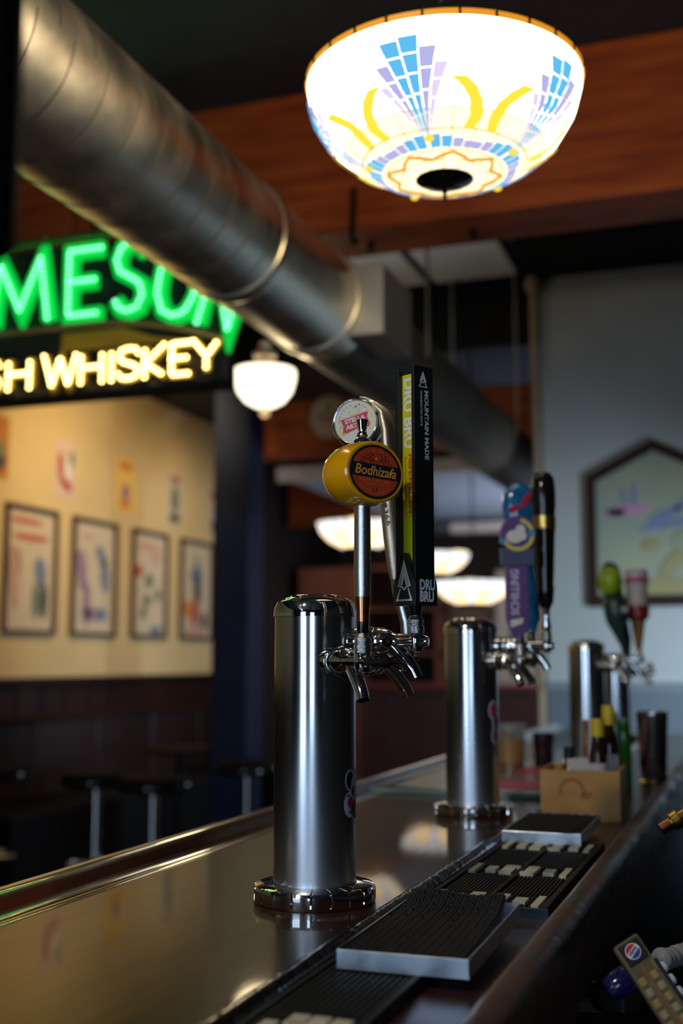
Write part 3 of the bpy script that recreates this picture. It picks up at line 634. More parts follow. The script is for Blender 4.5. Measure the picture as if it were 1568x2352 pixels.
# trays
def tray(loc, W, D, H, rz, label, mat_label, near):
    t = thing('drip_tray', loc, label, 'drip tray', rz=rz)
    th = .0016
    MB().box(-W / 2, W / 2, -D / 2, D / 2, 0, .002).build('bottom', alu, t, smooth=False)
    MB().box(-W / 2, W / 2, -D / 2, -D / 2 + th, .002, H).build('front_wall', alu, t, smooth=False, bevel=.0005)
    MB().box(-W / 2, W / 2, D / 2 - th, D / 2, .002, H).build('rear_wall', alu, t, smooth=False)
    MB().box(-W / 2, -W / 2 + th, -D / 2 + th, D / 2 - th, .002, H).build('side_wall', alu, t, smooth=False)
    MB().box(W / 2 - th, W / 2, -D / 2 + th, D / 2 - th, .002, H).build('side_wall', alu, t, smooth=False)
    m = thing('tray_mat', (loc[0], loc[1], loc[2] + .0025), mat_label, 'bar mat', rz=rz)
    nx, ny = (26, 56) if near else (14, 20)
    b = MB(); x0, x1, y0, y1 = -W / 2 + .004, W / 2 - (.008 if near else .004), -D / 2 + .003, D / 2 - .004
    def hgt(u, v):
        if not near: return .012
        return .011 + .012 * max(0, (v - .78) / .22) ** 1.6 + .002 * math.sin(u * 7) * v
    def xe(u, v):
        return x0 + (x1 - x0 - (.012 * max(0, v - .25) if near else 0)) * u
    for j in range(ny):
        for i in range(nx):
            u, v = (i + .5) / nx, (j + .5) / ny
            x = xe(u, v) + (((j % 2) - .5) * .25 * (x1 - x0) / nx); y = y0 + (y1 - y0) * v; h = hgt(u, v)
            if (i + 2 * (j // 3)) % 4 == 0 and j % 3 == 0 and v > .55 and near: continue
            b.cbox((x, y, h), ((x1 - x0) / nx * .74, (y1 - y0) / ny * (.52 if j % 2 else .8), .004 if (i + j) % 2 else .0055))
    b.build('weave', rubber2, m, smooth=False)['kind'] = 'stuff'
    base = MB(); n1, n2 = 8, 20; vs = []
    for lvl in (-.0012, -.004):
        for j in range(n2 + 1):
            for i in range(n1 + 1):
                u, v = i / n1, j / n2; vs.append((xe(u, v), y0 + (y1 - y0) * v, hgt(u, v) + lvl))
    o_ = (n1 + 1) * (n2 + 1); fs = []
    for j in range(n2):
        for i in range(n1):
            a = j * (n1 + 1) + i; fs.append((a, a + 1, a + n1 + 2, a + n1 + 1)); fs.append((o_ + a, o_ + a + n1 + 1, o_ + a + n1 + 2, o_ + a + 1))
    base.add(vs, fs); base.build('backing', rubber, m, ang=80)
    e = MB(); e.tube([(xe(1, j / 20), y0 + (y1 - y0) * j / 20, hgt(1, j / 20) - .002) for j in range(21)], .0022, 6); e.tube([(xe(i / 10, 1), y1, hgt(i / 10, 1) - .002) for i in range(11)], .0022, 6); e.tube([(xe(1, j / 20) - .0052, y0 + (y1 - y0) * j / 20, hgt(1, j / 20) ) for j in range(21)], .0018, 6)
    e.build('edge_bead', rubber2, m)
    return t
tray((-.331, 1.213, 1.0672), .127, .262, .0175, R(1), 'near aluminium drip tray lying on the mats beside the nearest beer tower', 'curled black woven rubber mat inside the near aluminium tray', True)
tray((-.347, 2.025, 1.0672), .125, .25, .017, R(.5), 'far aluminium drip tray in front of the wooden caddy', 'flat black rubber mat in the far tray', False)

# glass-topped menu board
mb = thing('glass_board', (-.64, 2.86, 1.0705), 'flat glass-edged board with pale and red panels lying across the bar', 'board')
MB().box(-.19, .2, -.39, .39, 0, .010).build('glass_slab', mat('pale_glass_green', (.16, .26, .23), .08, coat=.5), mb, smooth=False, bevel=.001)
MB().box(-.175, .18, -.375, .37, .010, .0104).build('backing_print', mat('dark_olive_print', (.03, .028, .02), .15), mb, smooth=False)
MB().box(-.14, .0, -.34, .05, .0104, .0108).build('pale_panel', mat('pale_panel', (.30, .36, .30), .3), mb, smooth=False)
MB().box(.03, .17, -.33, -.13, .0104, .0108).build('red_panel', red, mb, smooth=False)
MB().box(.05, .17, .0, .2, .0104, .0108).build('red_panel', red, mb, smooth=False)
MB().box(.02, .18, -.09, -.03, .0104, .0108).build('grey_strip', mat('grey_strip', (.14, .13, .11), .3), mb, smooth=False)

# ------------------------------------------------------------------ beer towers
colsteel = mat('column_steel', (.52, .56, .62), .17, 1, var=.14, scale=9, stretch=(1, 1, .35), rvar=.04)
_nt = colsteel.node_tree; _b = _nt.nodes['Principled BSDF']          # handled more, so duller, towards the base
_mr = [n for n in _nt.nodes if n.type == 'MAP_RANGE'][0]; _tc = [n for n in _nt.nodes if n.type == 'TEX_COORD'][0]
_sx = _nt.nodes.new('ShaderNodeSeparateXYZ'); _nt.links.new(_tc.outputs['Object'], _sx.inputs[0])
_wr = _nt.nodes.new('ShaderNodeMapRange'); _wr.inputs['From Min'].default_value = .04; _wr.inputs['From Max'].default_value = .24; _wr.inputs['To Min'].default_value = .17; _wr.inputs['To Max'].default_value = 0
_nt.links.new(_sx.outputs['Z'], _wr.inputs[0])
_ad = _nt.nodes.new('ShaderNodeMath'); _ad.operation = 'ADD'; _nt.links.new(_mr.outputs[0], _ad.inputs[0]); _nt.links.new(_wr.outputs[0], _ad.inputs[1]); _nt.links.new(_ad.outputs[0], _b.inputs['Roughness'])
knurl = MATS.get('knurl')
def mk_knurl():
    m, nt, b = nodes('knurled_chrome'); b.inputs['Metallic'].default_value = 1; b.inputs['Roughness'].default_value = .22; b.inputs['Base Color'].default_value = (.66, .67, .7, 1)
    tc = nt.nodes.new('ShaderNodeTexCoord'); v = nt.nodes.new('ShaderNodeTexVoronoi'); v.inputs['Scale'].default_value = 1100
    bp = nt.nodes.new('ShaderNodeBump'); bp.inputs['Strength'].default_value = .4; bp.inputs['Distance'].default_value = .001
    nt.links.new(tc.outputs['Object'], v.inputs['Vector']); nt.links.new(v.outputs['Distance'], bp.inputs['Height']); nt.links.new(bp.outputs[0], b.inputs['Normal'])
    return m
knurl = mk_knurl()
XA = Matrix.Rotation(R(90), 4, 'Y')     # local z -> +x
def faucet(tw, az, z, L=.128):
    ca, sa = math.cos(az), math.sin(az)
    M = T(0, 0, z) @ Matrix.Rotation(az, 4, 'Z')
    MB().lathe([(.0168, .040), (.0168, .0590), (.0160, .0602), (.0150, .0608), (.0150, .0622), (.0168, .0630), (.0168, .0665), (.0158, .0675)], 32, M @ XA).build('shank', chrome, tw)
    k = L - .128
    b = MB(); b.lathe([(.0145, .0675), (.0172, .0685), (.0176, .0700), (.0176, .0755), (.0168, .0765), (.0164, .0775), (.0168, .0790), (.0168, .0830), (.0160, .0885), (.0143, .0935), (.0120, .0975), (.0098, .1005), (.0090, .108 + k * .5), (.0090, L - .003)], 32, M @ XA)
    b.lathe([(.0001, L - .012), (.008, L - .011), (.0072, L + .012), (.0062, L + .015), (.0001, L + .0155)], 24, M @ XA)       # end pin
    b.lathe([(.0001, -.013), (.0075, -.012), (.0095, -.006), (.0095, .008), (.008, .011)], 24, M @ T(L, 0, 0))
    f = b.build('faucet', chrome, tw)
    b = MB(); b.tube([(L - .034, 0, -.001), (L - .024, 0, -.009), (L - .012, 0, -.022), (L - .003, 0, -.034), (L + .001, 0, -.043)], [.0075, .0088, .0082, .0076, .0076], 24, M, cap=False)
    b.build('spout', chrome, f)
    MB().lathe([(.0001, -.0015), (.0056, -.0015), (.0056, .0015), (.0001, .0015)], 16, M @ T(L - .0005, 0, -.0405) @ Matrix.Rotation(R(24), 4, 'Y')).build('spout_shade_disc', blackp, f)  # black disc stands for the shade inside the spout
    MB().lathe([(.0088, .0085), (.0102, .0098), (.0102, .0185), (.0088, .0195), (.0086, .0205), (.0098, .0215), (.0098, .0255), (.008, .028), (.0065, .031), (.006, .034)], 32, M @ T(L, 0, 0)).build('knurled_collar', knurl, f)
    return M @ Vector((L, 0, .031))
def tower(x, y, label, H=.363, group=None, faucets=True):
    t = thing('beer_tower', (x, y, 1.07), label, 'beer tower')
    # notched base flange
    N = 320; prof = [(.066, 0), (.0722, .0005), (.0732, .004), (.0732, .016), (.0712, .0195), (.066, .0212), (.0505, .0220)]
    vs = []; fs = []
    for i, (r, z) in enumerate(prof):
        for j in range(N):
            q = j % 16
            rr, zz = r, z
            if q == 0 and 3 <= i <= 5: rr = r - .0042 if i < 5 else r; zz = z - .0015 * (i - 2)
            a = 2 * math.pi * j / N; vs.append((rr * math.cos(a), rr * math.sin(a), zz))
    for i in range(len(prof) - 1):
        for j in range(N): fs.append((i * N + j, i * N + (j + 1) % N, (i + 1) * N + (j + 1) % N, (i + 1) * N + j))
    MB().add(vs, fs).build('base_flange', chrome, t, ang=28)
    MB().lathe([(.0495, .02), (.0495, H - .026)], 96).build('column', colsteel, t)
    MB().lathe([(.0495, H - .0265), (.0512, H - .0262), (.0512, H - .0235), (.0505, H - .016), (.0465, H - .008), (.038, H - .0035), (.032, H - .0025), (.0305, H - .0005), (.024, H + .0008), (.001, H + .0012)], 96).build('cap', chrome, t)
    return t
def hpart(mb, m, t, name='tap_handle', **k): return mb.build(name, m, t, **k)

t1 = tower(-.519, 1.354, 'nearest tall chrome beer tower with round yellow tap badge, on the bar')
# embossed marks on the cap
for i in range(9):
    a = R(100) + i * .22; MB().cbox((.021, 0, .363), (.004, .0022, .0012), Matrix.Rotation(a, 4, 'Z')).build('embossed_mark', chrome, t1, smooth=False)
Z0 = .283
pF = faucet(t1, R(-45), Z0, .131); pM = faucet(t1, R(0), .3065); pB = faucet(t1, R(45), Z0, .128)
# --- yellow oval badge handle on the front faucet
bx, by, bz = pF
M = T(bx, by, 0)
b = MB(); b.lathe([(.0062, bz - .002), (.0066, bz + .001), (.0074, bz + .012), (.0074, bz + .0135)], 24, M); h1 = b.build('tap_handle', black_gl, t1); h1['label'] = 'steel tap handle with a yellow oval keg badge'
c0 = bz + .0135
MB().lathe([(.0074, c0), (.0080, c0 + .012), (.0092, c0 + .028)], 32, M).build('copper_ferrule', copper, h1)
MB().lathe([(.0092, c0 + .028), (.0098, c0 + .055), (.0095, c0 + .095), (.0092, c0 + .136)], 32, M).build('stem', steel_sat, h1)
kz = c0 + .1675
fa = R(-45 + 8)
n_ = Vector((math.cos(fa), math.sin(fa), 0)); u_ = Vector((-math.sin(fa), math.cos(fa), 0))
rl = R(-3); u2 = u_ * math.cos(rl) + UP * math.sin(rl); v2 = UP * math.cos(rl) - u_ * math.sin(rl)
Fk = frame((bx + n_.x * .026, by + n_.y * .026, kz), u2, v2, n_)
yelm = mat('yellow_gloss_enamel', (.86, .40, .004), .18, coat=.6)
A_, B_ = .0412, .0358
b = MB(); b.lathe([(.001, .0), (.86, .0), (.93, .0002), (.985, -.0015), (1.0, -.005), (1.035, -.018), (1.04, -.03), (1.01, -.042), (.92, -.052), (.75, -.059), (.45, -.063), (.001, -.064)], 64, Fk, sx=A_, sy=B_); b.build('oval_badge', yelm, h1)
nv = mat('navy_print', (.012, .014, .03), .35); rdo = mat('brick_red_print', (.52, .06, .018), .4, var=.15, scale=200); og = mat('orange_yellow_print', (.85, .40, .04), .4); drk = mat('dark_leaf_print', (.08, .03, .015), .5)
def oval(rx, ry, z, m, nm): MB().ell(0, 0, rx, ry, z, z + .0002, Fk, n=64).build(nm, m, h1, smooth=False)
oval(.0354, .0310, .0003, nv, 'badge_ring'); oval(.0322, .0280, .0006, rdo, 'badge_face')
MB().prism([(-.0333, -.0070), (.0333, -.0070), (.0333, .0085), (-.0333, .0085)], .0009, .0011, Fk).build('badge_band', nv, h1, smooth=False)
text('Bodhizafa', .0560, .0115, Fk @ T(0, .0008, .0012), og, h1, bold=.012, shear=.2)
dimo = mat('dim_orange_print', (.62, .24, .04), .5)
text('INDIA PALE ALE', .042, .0034, Fk @ T(0, -.0098, .0009), dimo, h1)
text('SEATTLE', .022, .0023, Fk @ T(0, -.0145, .0009), dimo, h1)
for i, ch in enumerate('GEORGETOWN BREWING CO'):
    if ch == ' ': continue
    a = R(-90) + (i - 10) * .082
    text(ch, .0017, .0021, Fk @ T(.0275 * math.cos(a) * 1.0, .0243 * math.sin(a), .0009) @ Matrix.Rotation(a + R(90), 4, 'Z'), dimo, h1, 'letter')
for i, ch in enumerate('CRAFT BEER'):
    if ch == ' ': continue
    a = R(90) - (i - 4.5) * .075
    text(ch, .0016, .002, Fk @ T(.027 * math.cos(a), .0238 * math.sin(a), .0009) @ Matrix.Rotation(a - R(90), 4, 'Z'), dimo, h1, 'letter')
b = MB()
for i in range(26):
    a = R(25 + i * 5.2); rr = .72 + .08 * math.sin(i * 2.1)
    if 82 < math.degrees(a) < 98: continue
    b.ell(.0308 * rr * math.cos(a), .0268 * rr * math.sin(a), .0016, .0007, .0008, .001, Fk, n=8, rot=i * 1.3)
for i in range(10):
    s_ = -1 if i % 2 else 1; b.ell(s_ * (.004 + .0016 * (i // 2)), .0115 + .0006 * ((i * 7) % 5), .0015, .0007, .0008, .001, Fk, n=8, rot=i)
for s_ in (-1, 1): b.prism([(s_ * .0015, -.0185), (s_ * .003, -.0185), (s_ * .0032, -.0245), (s_ * .0014, -.0245)], .0007, .0009, Fk)
b.build('leaf_print', drk, h1, smooth=False)['kind'] = 'stuff'
b = MB(); b.prism([(.0021 * (1 if i % 2 == 0 else .42) * math.sin(i * math.pi / 5), .0148 + .0021 * (1 if i % 2 == 0 else .42) * math.cos(i * math.pi / 5)) for i in range(10)], .0009, .0011, Fk); b.build('star_print', og, h1, smooth=False)
fz = kz + .035
MB().lathe([(.0105, -.001), (.010, .004), (.007, .0075), (.0058, .009), (.0066, .0102), (.0066, .0115), (.005, .0125), (.0056, .014), (.0046, .0152), (.0048, .017), (.0074, .0285), (.0070, .029), (.001, .0292)], 32, T(bx, by, fz)).build('finial', chrome, h1)
# --- tall black square handle on the middle faucet
bx, by, bz = pM
a_ = Vector((.88, -.475, 0)).normalized(); b_ = Vector((-.475, -.88, 0)).normalized()
Fh = frame((bx, by, bz), a_, b_, UP)      # x: right-face normal, y: left-face normal
blk = mat('matt_black_handle', (.013, .014, .016), .42, spec=.4); lime = mat('lime_panel', (.66, .66, .01), .4)
gz = .012; top = .301
h2 = MB().lathe([(.0055, -.004), (.0064, -.002), (.0085, gz)], 24, Fh).build('tap_handle', black_gl, t1); h2['label'] = 'tall square black tap handle with lime panel'
b = MB(); b.box(-.0165, -.0095, -.0165, .0165, gz, top - .0035, Fh); b.build('side_slab', blk, h2, smooth=False, bevel=.0008)
b = MB(); b.box(.0115, .0165, -.0165, .0165, gz, top, Fh); b.build('side_slab', blk, h2, smooth=False, bevel=.0008)
b = MB(); b.box(-.0095, .0115, -.0125, .0095, gz, top - .0035, Fh); b.build('core', blk, h2, smooth=False)
b = MB(); b.box(-.0095, .0115, .0095, .0100, gz, top - .009, Fh); b.build('lime_panel', lime, h2, smooth=False)
# base block with house-shaped shield
FL = Fh @ frame((0, .0, 0), (1, 0, 0), (0, 0, 1), (0, 1, 0))      # plane of left face: x=a, y=up, z=+b (note mirrored handled by recalc)
b = MB(); b.prism([(-.0185, gz - .001), (.0185, gz - .001), (.0185, gz + .024), (.0165, gz + .030), (0.0, gz + .062), (-.0165, gz + .030), (-.0185, gz + .024)], .0095, .0188, FL); b.build('shield', blk, h2, smooth=False, bevel=.0006)
b = MB(); b.prism([(-.0185, gz - .001), (.0185, gz - .001), (.0185, gz + .022), (.0165, gz + .031), (-.0165, gz + .031), (-.0185, gz + .022)], -.0185, .0095, FL); b.build('base_block', blk, h2, smooth=False, bevel=.0006)
def tree(F, s, m, par):
    b = MB()
    for st in ([(-.36, .38), (0, 1), (.36, .38)], [(-.15, .42), (0, .72), (.15, .42)], [(-.36, .40), (-.16, .38), (0, .30), (.16, .38), (.36, .40)], [(-.24, .33), (-.44, .03), (.44, .03), (.24, .33)]):
        b.stroke([(x * s[0], y * s[1]) for x, y in st], .085 * s[0], 0, .0002, F)
    b.stroke([(-.22 * s[0], .42 * s[1]), (0, .86 * s[1]), (.22 * s[0], .42 * s[1])], .05 * s[0], 0, .0002, F)
    return b.build('tree_emblem', m, par, smooth=False)
whl = mat('light_grey_print', (.62, .62, .58), .45)
# left-face frame (text plane): origin, x right, y up, z toward viewer
def FLt(x, z, off): return Fh @ frame((x, off, z), (1, 0, 0), (0, 0, 1), (0, 1, 0))
def FRt(y, z, off): return Fh @ frame((off, y, z), (0, -1, 0), (0, 0, 1), (1, 0, 0))
RM = Matrix.Rotation(R(-90), 4, 'Z')
tree(FLt(0, gz + .004, .0189), (.027, .046), whl, h2)
tx = .0012
text('DRU BRU', .0865, .0165, FLt(tx, 1.6515 - 1.07 - bz, .0101) @ RM, white_pr, h2, bold=.04)
orr = mat('orange_red_print', (.75, .10, .01), .4)
text('HEFEWEIZEN', .072, .0075, FLt(.0040, 1.565 - 1.07 - bz, .0101) @ RM, orr, h2, bold=.04)
text('Bavarian-Style Wheat Ale', .076, .0042, FLt(-.0052, 1.5605 - 1.07 - bz, .0101) @ RM, orr, h2)
tree(FRt(.001, 1.682 - 1.07 - bz, .0167), (.0145, .0185), grey_pr, h2)
text('MOUNTAIN MADE', .085, .0072, FRt(-.0045, 1.636 - 1.07 - bz, .0167) @ RM, grey_pr, h2, bold=.035)
text('WASHINGTON STATE', .0435, .0036, FRt(.0045, 1.656 - 1.07 - bz, .0167) @ RM, grey_pr, h2, bold=.02)
text('DRU\nBRU', .0265, .0270, FRt(-.0015, gz + .0165, .0187), grey_pr, h2, bold=.05)
# --- round white badge handle on the rear faucet
bx, by, bz = pB
c22 = math.cos(R(22)); s22 = math.sin(R(22))
uu = CR * c22 - CF * s22; nn = -CR * s22 - CF * c22
lat = (Vector((bx, by, 0)) + t1.location).dot(CR)
head = Vector((bx, by, 0)) - uu * ((lat - .0232) / c22); hz = 1.6646 - 1.07
Fd = frame((head.x, head.y, hz), uu, UP, nn)
pts = []; wid = []; dep = []
K = .562e-3
for (px, py, hw, dp) in [(862, 922, 8, 12), (884, 945, 13, 16), (894, 990, 16, 19), (897, 1040, 18, 20), (898, 1100, 21, 20), (899, 1165, 25, 20), (904, 1240, 23, 19), (909, 1300, 20, 17), (911, 1335, 15, 13)]:
    pts.append(tuple(Vector((head.x, head.y, hz)) + uu * ((px - 825) * K / c22) + UP * ((965 - py) * K))); wid.append(hw * K); dep.append(dp * 1e-3)
b = MB(); b.tube(pts, wid, 20, depth=dep, up=tuple(nn)); h3 = b.build('tap_handle', champagne, t1, ang=60); h3['label'] = 'curved champagne metal tap handle with a round white badge'
neck = []
for (px, py) in [(912, 1333), (914, 1360), (922, 1395), (930, 1430), (933, 1455)]:
    neck.append(tuple(Vector((head.x, head.y, hz)) + uu * ((px - 825) * K / c22) + UP * ((965 - py) * K)))
neck[-1] = (bx, by, bz - .004)
MB().tube(neck, [.0085, .0085, .0078, .0074, .0072], 20).build('steel_neck', steel_sat, h3, ang=60)
MB().lathe([(.001, -.0165), (.026, -.0165), (.031, -.012), (.0335, -.004), (.0335, .008), (.0325, .011), (.0305, .0115), (.0300, .0135), (.0292, .0138), (.0288, .012), (.001, .012)], 72, Fd).build('round_head', chrome, h3)
MB().lathe([(.0288, .0124), (.0296, .0142), (.0304, .0124)], 72, Fd).build('gold_ring', gold, h3)
wh = mat('white_enamel', (.78, .80, .78), .2, coat=.5)
MB().ell(0, 0, .0286, .0286, .0118, .0125, Fd, n=64).build('white_disc', wh, h3, smooth=False)
# ribbon rib running round the head and down the back
rp = [(-.0335 * math.cos(R(a)), .0335 * math.sin(R(a))) for a in range(-30, 150, 10)] + [(.0335, .008), (.037, -.004), (.040, -.02), (.042, -.036), (.0435, -.055)]
b = MB()
for off, rr, zz in ((0, .0013, .0085), (.0035, .0011, .004), (-.003, .0009, .0115)):
    b.tube([tuple(Fd @ Vector((x * (1 + off * 10), y * (1 + off * 10) if y > 0 else y, zz))) for x, y in rp], rr, 8)
b.build('chrome_rib', chrome, h3)
rot8 = Fd @ Matrix.Rotation(R(11), 4, 'Z')
MB().prism([(-.0205, -.011), (-.017, -.0125), (.0, -.0095), (.017, -.0105), (.0195, -.007), (.017, .003), (.0195, .0095), (.014, .010), (0, .0085), (-.014, .0085), (-.0205, .0075), (-.018, -.001)], .0125, .0127, rot8).build('red_banner', red, h3, smooth=False)
text('STELLA', .029, .0062, rot8 @ T(.0, .0038, .0128), white_pr, h3, bold=.03)
text('ARTOIS', .029, .0062, rot8 @ T(.0, -.0045, .0128), white_pr, h3, bold=.03)
b = MB(); b.prism([(.0032 * (1 if i % 2 == 0 else .28) * math.sin(i * math.pi / 8), .0205 + .0032 * (1 if i % 2 == 0 else .28) * math.cos(i * math.pi / 8)) for i in range(16)], .0125, .0127, Fd); b.build('star_print', red, h3, smooth=False)
b = MB()
for s_ in (-1, 1):
    b.stroke([(s_ * .0205, .010), (s_ * .0235, .005), (s_ * .021, .000), (s_ * .0245, -.005), (s_ * .023, -.0115), (s_ * .0185, -.0135), (s_ * .0165, -.011)], .0018, .0126, .013, rot8)
    b.stroke([(s_ * .0175, .011), (s_ * .02, .013), (s_ * .022, .0105)], .0012, .0126, .013, rot8)
b.stroke([(-.007, .0125), (-.004, .010), (.002, .0105), (.007, .013), (.0085, .017), (.005, .0175)], .002, .0126, .013, rot8); b.stroke([(-.007, .0125), (-.008, .0155), (-.0055, .0165)], .001, .0126, .013, rot8)
b.build('gold_scroll', gold, h3, smooth=False)
bk = mat('black_print', (.02, .02, .02), .5)
for i, ch in enumerate('ANNO'): a = R(148 - i * 13); text(ch, .0022, .0022, Fd @ T(.0235 * math.cos(a), .0235 * math.sin(a), .0125) @ Matrix.Rotation(a - R(90), 4, 'Z'), bk, h3, 'letter')
for i, ch in enumerate('1366'): a = R(78 - i * 11); text(ch, .0018, .0022, Fd @ T(.0235 * math.cos(a), .0235 * math.sin(a), .0125) @ Matrix.Rotation(a - R(90), 4, 'Z'), bk, h3, 'letter')
for i, ch in enumerate('-1366'):      # numerals down the stem
    px, py = 890 + i * 2.6, 1153 + i * 13.5
    p = Vector((head.x, head.y, hz)) + uu * ((px - 825) * K / c22) + UP * ((965 - py) * K) + nn * .0205 + uu * .002
    text(ch, .0062 if ch != '-' else .003, .0062 if ch != '-' else .0012, frame(p, uu * .96 - nn * .0, UP, nn) @ Matrix.Rotation(R(-80), 4, 'Z'), bk, h3, 'numeral')
# --- panda sticker wrapped on the column
def wrap_sticker(t, layers, az0, zc, R0=.0495, nm='sticker'):
    root = None
    for k, (m, shapes) in enumerate(layers):
        b = MB(); r = R0 + .00025 + .00018 * k
        for (cx, cy, rx, ry) in shapes:
            n = 20; vs = [(r * math.cos(az0 + cx / R0), r * math.sin(az0 + cx / R0), zc + cy)]
            for ring in (.5, 1):
                for i in range(n):
                    x = cx + rx * ring * math.cos(2 * math.pi * i / n); y = cy + ry * ring * math.sin(2 * math.pi * i / n)
                    vs.append((r * math.cos(az0 + x / R0), r * math.sin(az0 + x / R0), zc + y))
            fs = [(0, 1 + i, 1 + (i + 1) % n) for i in range(n)] + [(1 + i, 1 + n + i, 1 + n + (i + 1) % n, 1 + (i + 1) % n) for i in range(n)]
            b.add(vs, fs)
        o = b.build(nm if root is None else 'printed_figure', m, t if root is None else root)
        if root is not None and len(shapes) > 1: o['kind'] = 'stuff'
        if root is None: root = o
    return root
lwhite = mat('sticker_white', (.60, .62, .75), .35); pw = mat('sticker_face', (.55, .58, .52), .4); pb_ = mat('sticker_black', (.012, .013, .022), .35); pr_ = mat('sticker_pink', (.55, .03, .12), .4)
azs = R(7)
s1 = wrap_sticker(t1, [(lwhite, [(-.0165, .016, .0095, .0125), (.0, .008, .0185, .021), (-.0165, -.012, .0115, .0155), (.004, -.02, .019, .014), (.0165, .016, .0095, .0125)]),
                  (pb_, [(-.0165, .016, .0075, .0105), (.002, -.018, .0165, .0125), (.0165, .016, .0075, .0105)]),
                  (pw, [(.0, .008, .0155, .017)]), (pb_, [(-.0095, .003, .0032, .0058), (.0095, .003, .0032, .0058), (-.0, -.002, .0022, .0022)]),
                  (pr_, [(-.0165, -.0095, .0058, .0065)]), (mat('sticker_teal', (.03, .12, .13), .4), [(-.0215, -.0015, .0025, .0014), (-.016, -.021, .003, .002)])], azs, .127)
s1['label'] = 'panda sticker with a pink flower'

# --- second tower
t2 = tower(-.524, 2.19, 'second chrome beer tower, with purple, blue and black tap handles', H=.362)
qF = faucet(t2, R(-33), Z0); qM = faucet(t2, R(3), .31, .142); qB = faucet(t2, R(40), Z0)
pur = mat('purple_enamel', (.13, .06, .24), .35, var=.15, scale=60); blu = mat('blue_enamel', (.01, .12, .30), .12, coat=.7, var=.3, scale=50)
bx, by, bz = qF
Fq = frame((bx, by, bz), CR, CF, UP); FQ = frame((bx, by, 0), CR, UP, -CF)
h = MB().lathe([(.006, -.006), (.008, .004), (.009, .012)], 20, T(bx, by, bz)).build('tap_handle', chrome, t2); h['label'] = 'purple tap handle with a round moon badge'
px0 = -.004
b = MB(); b.prism([(px0 - .008, bz + .008), (px0 + .010, bz + .008), (px0 + .021, bz + .045), (px0 + .0205, bz + .142), (px0 - .0205, bz + .142), (px0 - .021, bz + .045)], -.008, .008, FQ); b.build('paddle', pur, h, smooth=False, bevel=.002)
b = MB(); b.prism([(-.033, bz + .14), (.027, bz + .14), (.029, bz + .172), (-.034, bz + .172)], -.007, .0095, FQ); b.build('name_plate', mat('slate_blue', (.07, .085, .17), .4), h, smooth=False, bevel=.002)
b = MB(); b.ell(-.002, bz + .198, .0325, .034, -.008, .009, FQ, n=40); b.build('badge', pur, h, smooth=False, bevel=.002)
b = MB(); b.stroke([(-.002 + .027 * math.cos(R(a)), bz + .197 + .027 * math.sin(R(a))) for a in range(200, 452, 14)], .007, .009, .0096, FQ); b.build('moon_print', mat('moon_yellow', (.72, .6, .12), .4), h, smooth=False)
b = MB(); b.ell(-.008, bz + .193, .015, .012, .0092, .0101, FQ); b.ell(.003, bz + .205, .009, .01, .0092, .0102, FQ); b.ell(.006, bz + .194, .008, .008, .0092, .0103, FQ); b.build('cloud_print', mat('off_white_print', (.72, .74, .70), .4), h, smooth=False)
b = MB(); b.ell(.024, bz + .2, .006, .007, .009, .0099, FQ); b.ell(-.030, bz + .184, .006, .005, .009, .0099, FQ); b.build('teal_print', mat('teal_print', (.05, .35, .5), .4), h, smooth=False)
text('SCHILLING', .082, .0155, frame((bx, by, 0), CR, UP, -CF) @ T(px0 - .005, bz + .092, .0082) @ Matrix.Rotation(R(90), 4, 'Z'), mat('lilac_print', (.62, .58, .76), .4), h, bold=.03)
b = MB(); b.prism([(px0 - .013, bz + .028), (px0 + .008, bz + .036), (px0 + .01, bz + .046), (px0 - .014, bz + .042)], .008, .0084, FQ); b.build('silver_print', MATS['off_white_print'], h, smooth=False)
# blue handle (rear)
bx, by, bz = qB
FQ = frame((bx, by, 0), CR, UP, -CF)
h = MB().lathe([(.006, -.006), (.008, .004), (.007, .02), (.009, .03)], 20, T(bx, by, bz)).build('tap_handle', chrome, t2); h['label'] = 'rounded blue tap handle with a red streak'
oo = -.018
b = MB(); b.tube([(0 * CR + Vector((bx, by, bz + .025)))] + [Vector((bx, by, bz + z)) + CR * x for z, x in ((.05, .002), (.12, -.004), (.2, oo), (.235, oo), (.265, oo), (.29, oo), (.307, oo), (.317, oo))], [.010, .019, .018, .020, .028, .033, .031, .022, .006], 28, depth=[.008, .012, .012, .013, .016, .017, .016, .012, .004], up=tuple(CF)); b.build('blue_body', blu, h, ang=70)
b = MB(); b.ell(oo - .012, bz + .262, .013, .0065, .0165, .018, FQ, rot=R(25)); b.ell(oo + .012, bz + .28, .016, .006, .0165, .018, FQ, rot=R(62)); b.build('red_print', mat('crimson_print', (.45, .01, .04), .3), h, smooth=False)
# black handle (middle)
bx, by, bz = qM
h = MB().lathe([(.006, -.006), (.009, .0), (.0095, .006), (.007, .02), (.0075, .034), (.0095, .04)], 24, T(bx, by, bz)).build('tap_handle', chrome, t2); h['label'] = 'tall black tap handle with a gold band'
b = MB(); b.lathe([(.009, .04), (.0145, .05), (.0165, .075), (.0155, .085), (.0165, .1), (.0195, .17), (.0205, .186)], 40, T(bx, by, bz)); b.lathe([(.0205, .212), (.0225, .235), (.0225, .26), (.0205, .283), (.013, .294), (.001, .297)], 40, T(bx, by, bz)); b.build('black_grip', black_gl, h)
MB().lathe([(.0205, .186), (.0218, .187), (.0218, .211), (.0205, .212)], 40, T(bx, by, bz)).build('gold_band', gold, h)
s2 = wrap_sticker(t2, [(lwhite, [(-.012, .022, .012, .018), (-.003, -.002, .013, .02), (-.006, -.024, .012, .018)]), (pr_, [(-.011, .022, .009, .014), (-.005, -.025, .009, .013)]), (pb_, [(-.001, 0, .009, .014)])], R(-11), .170)
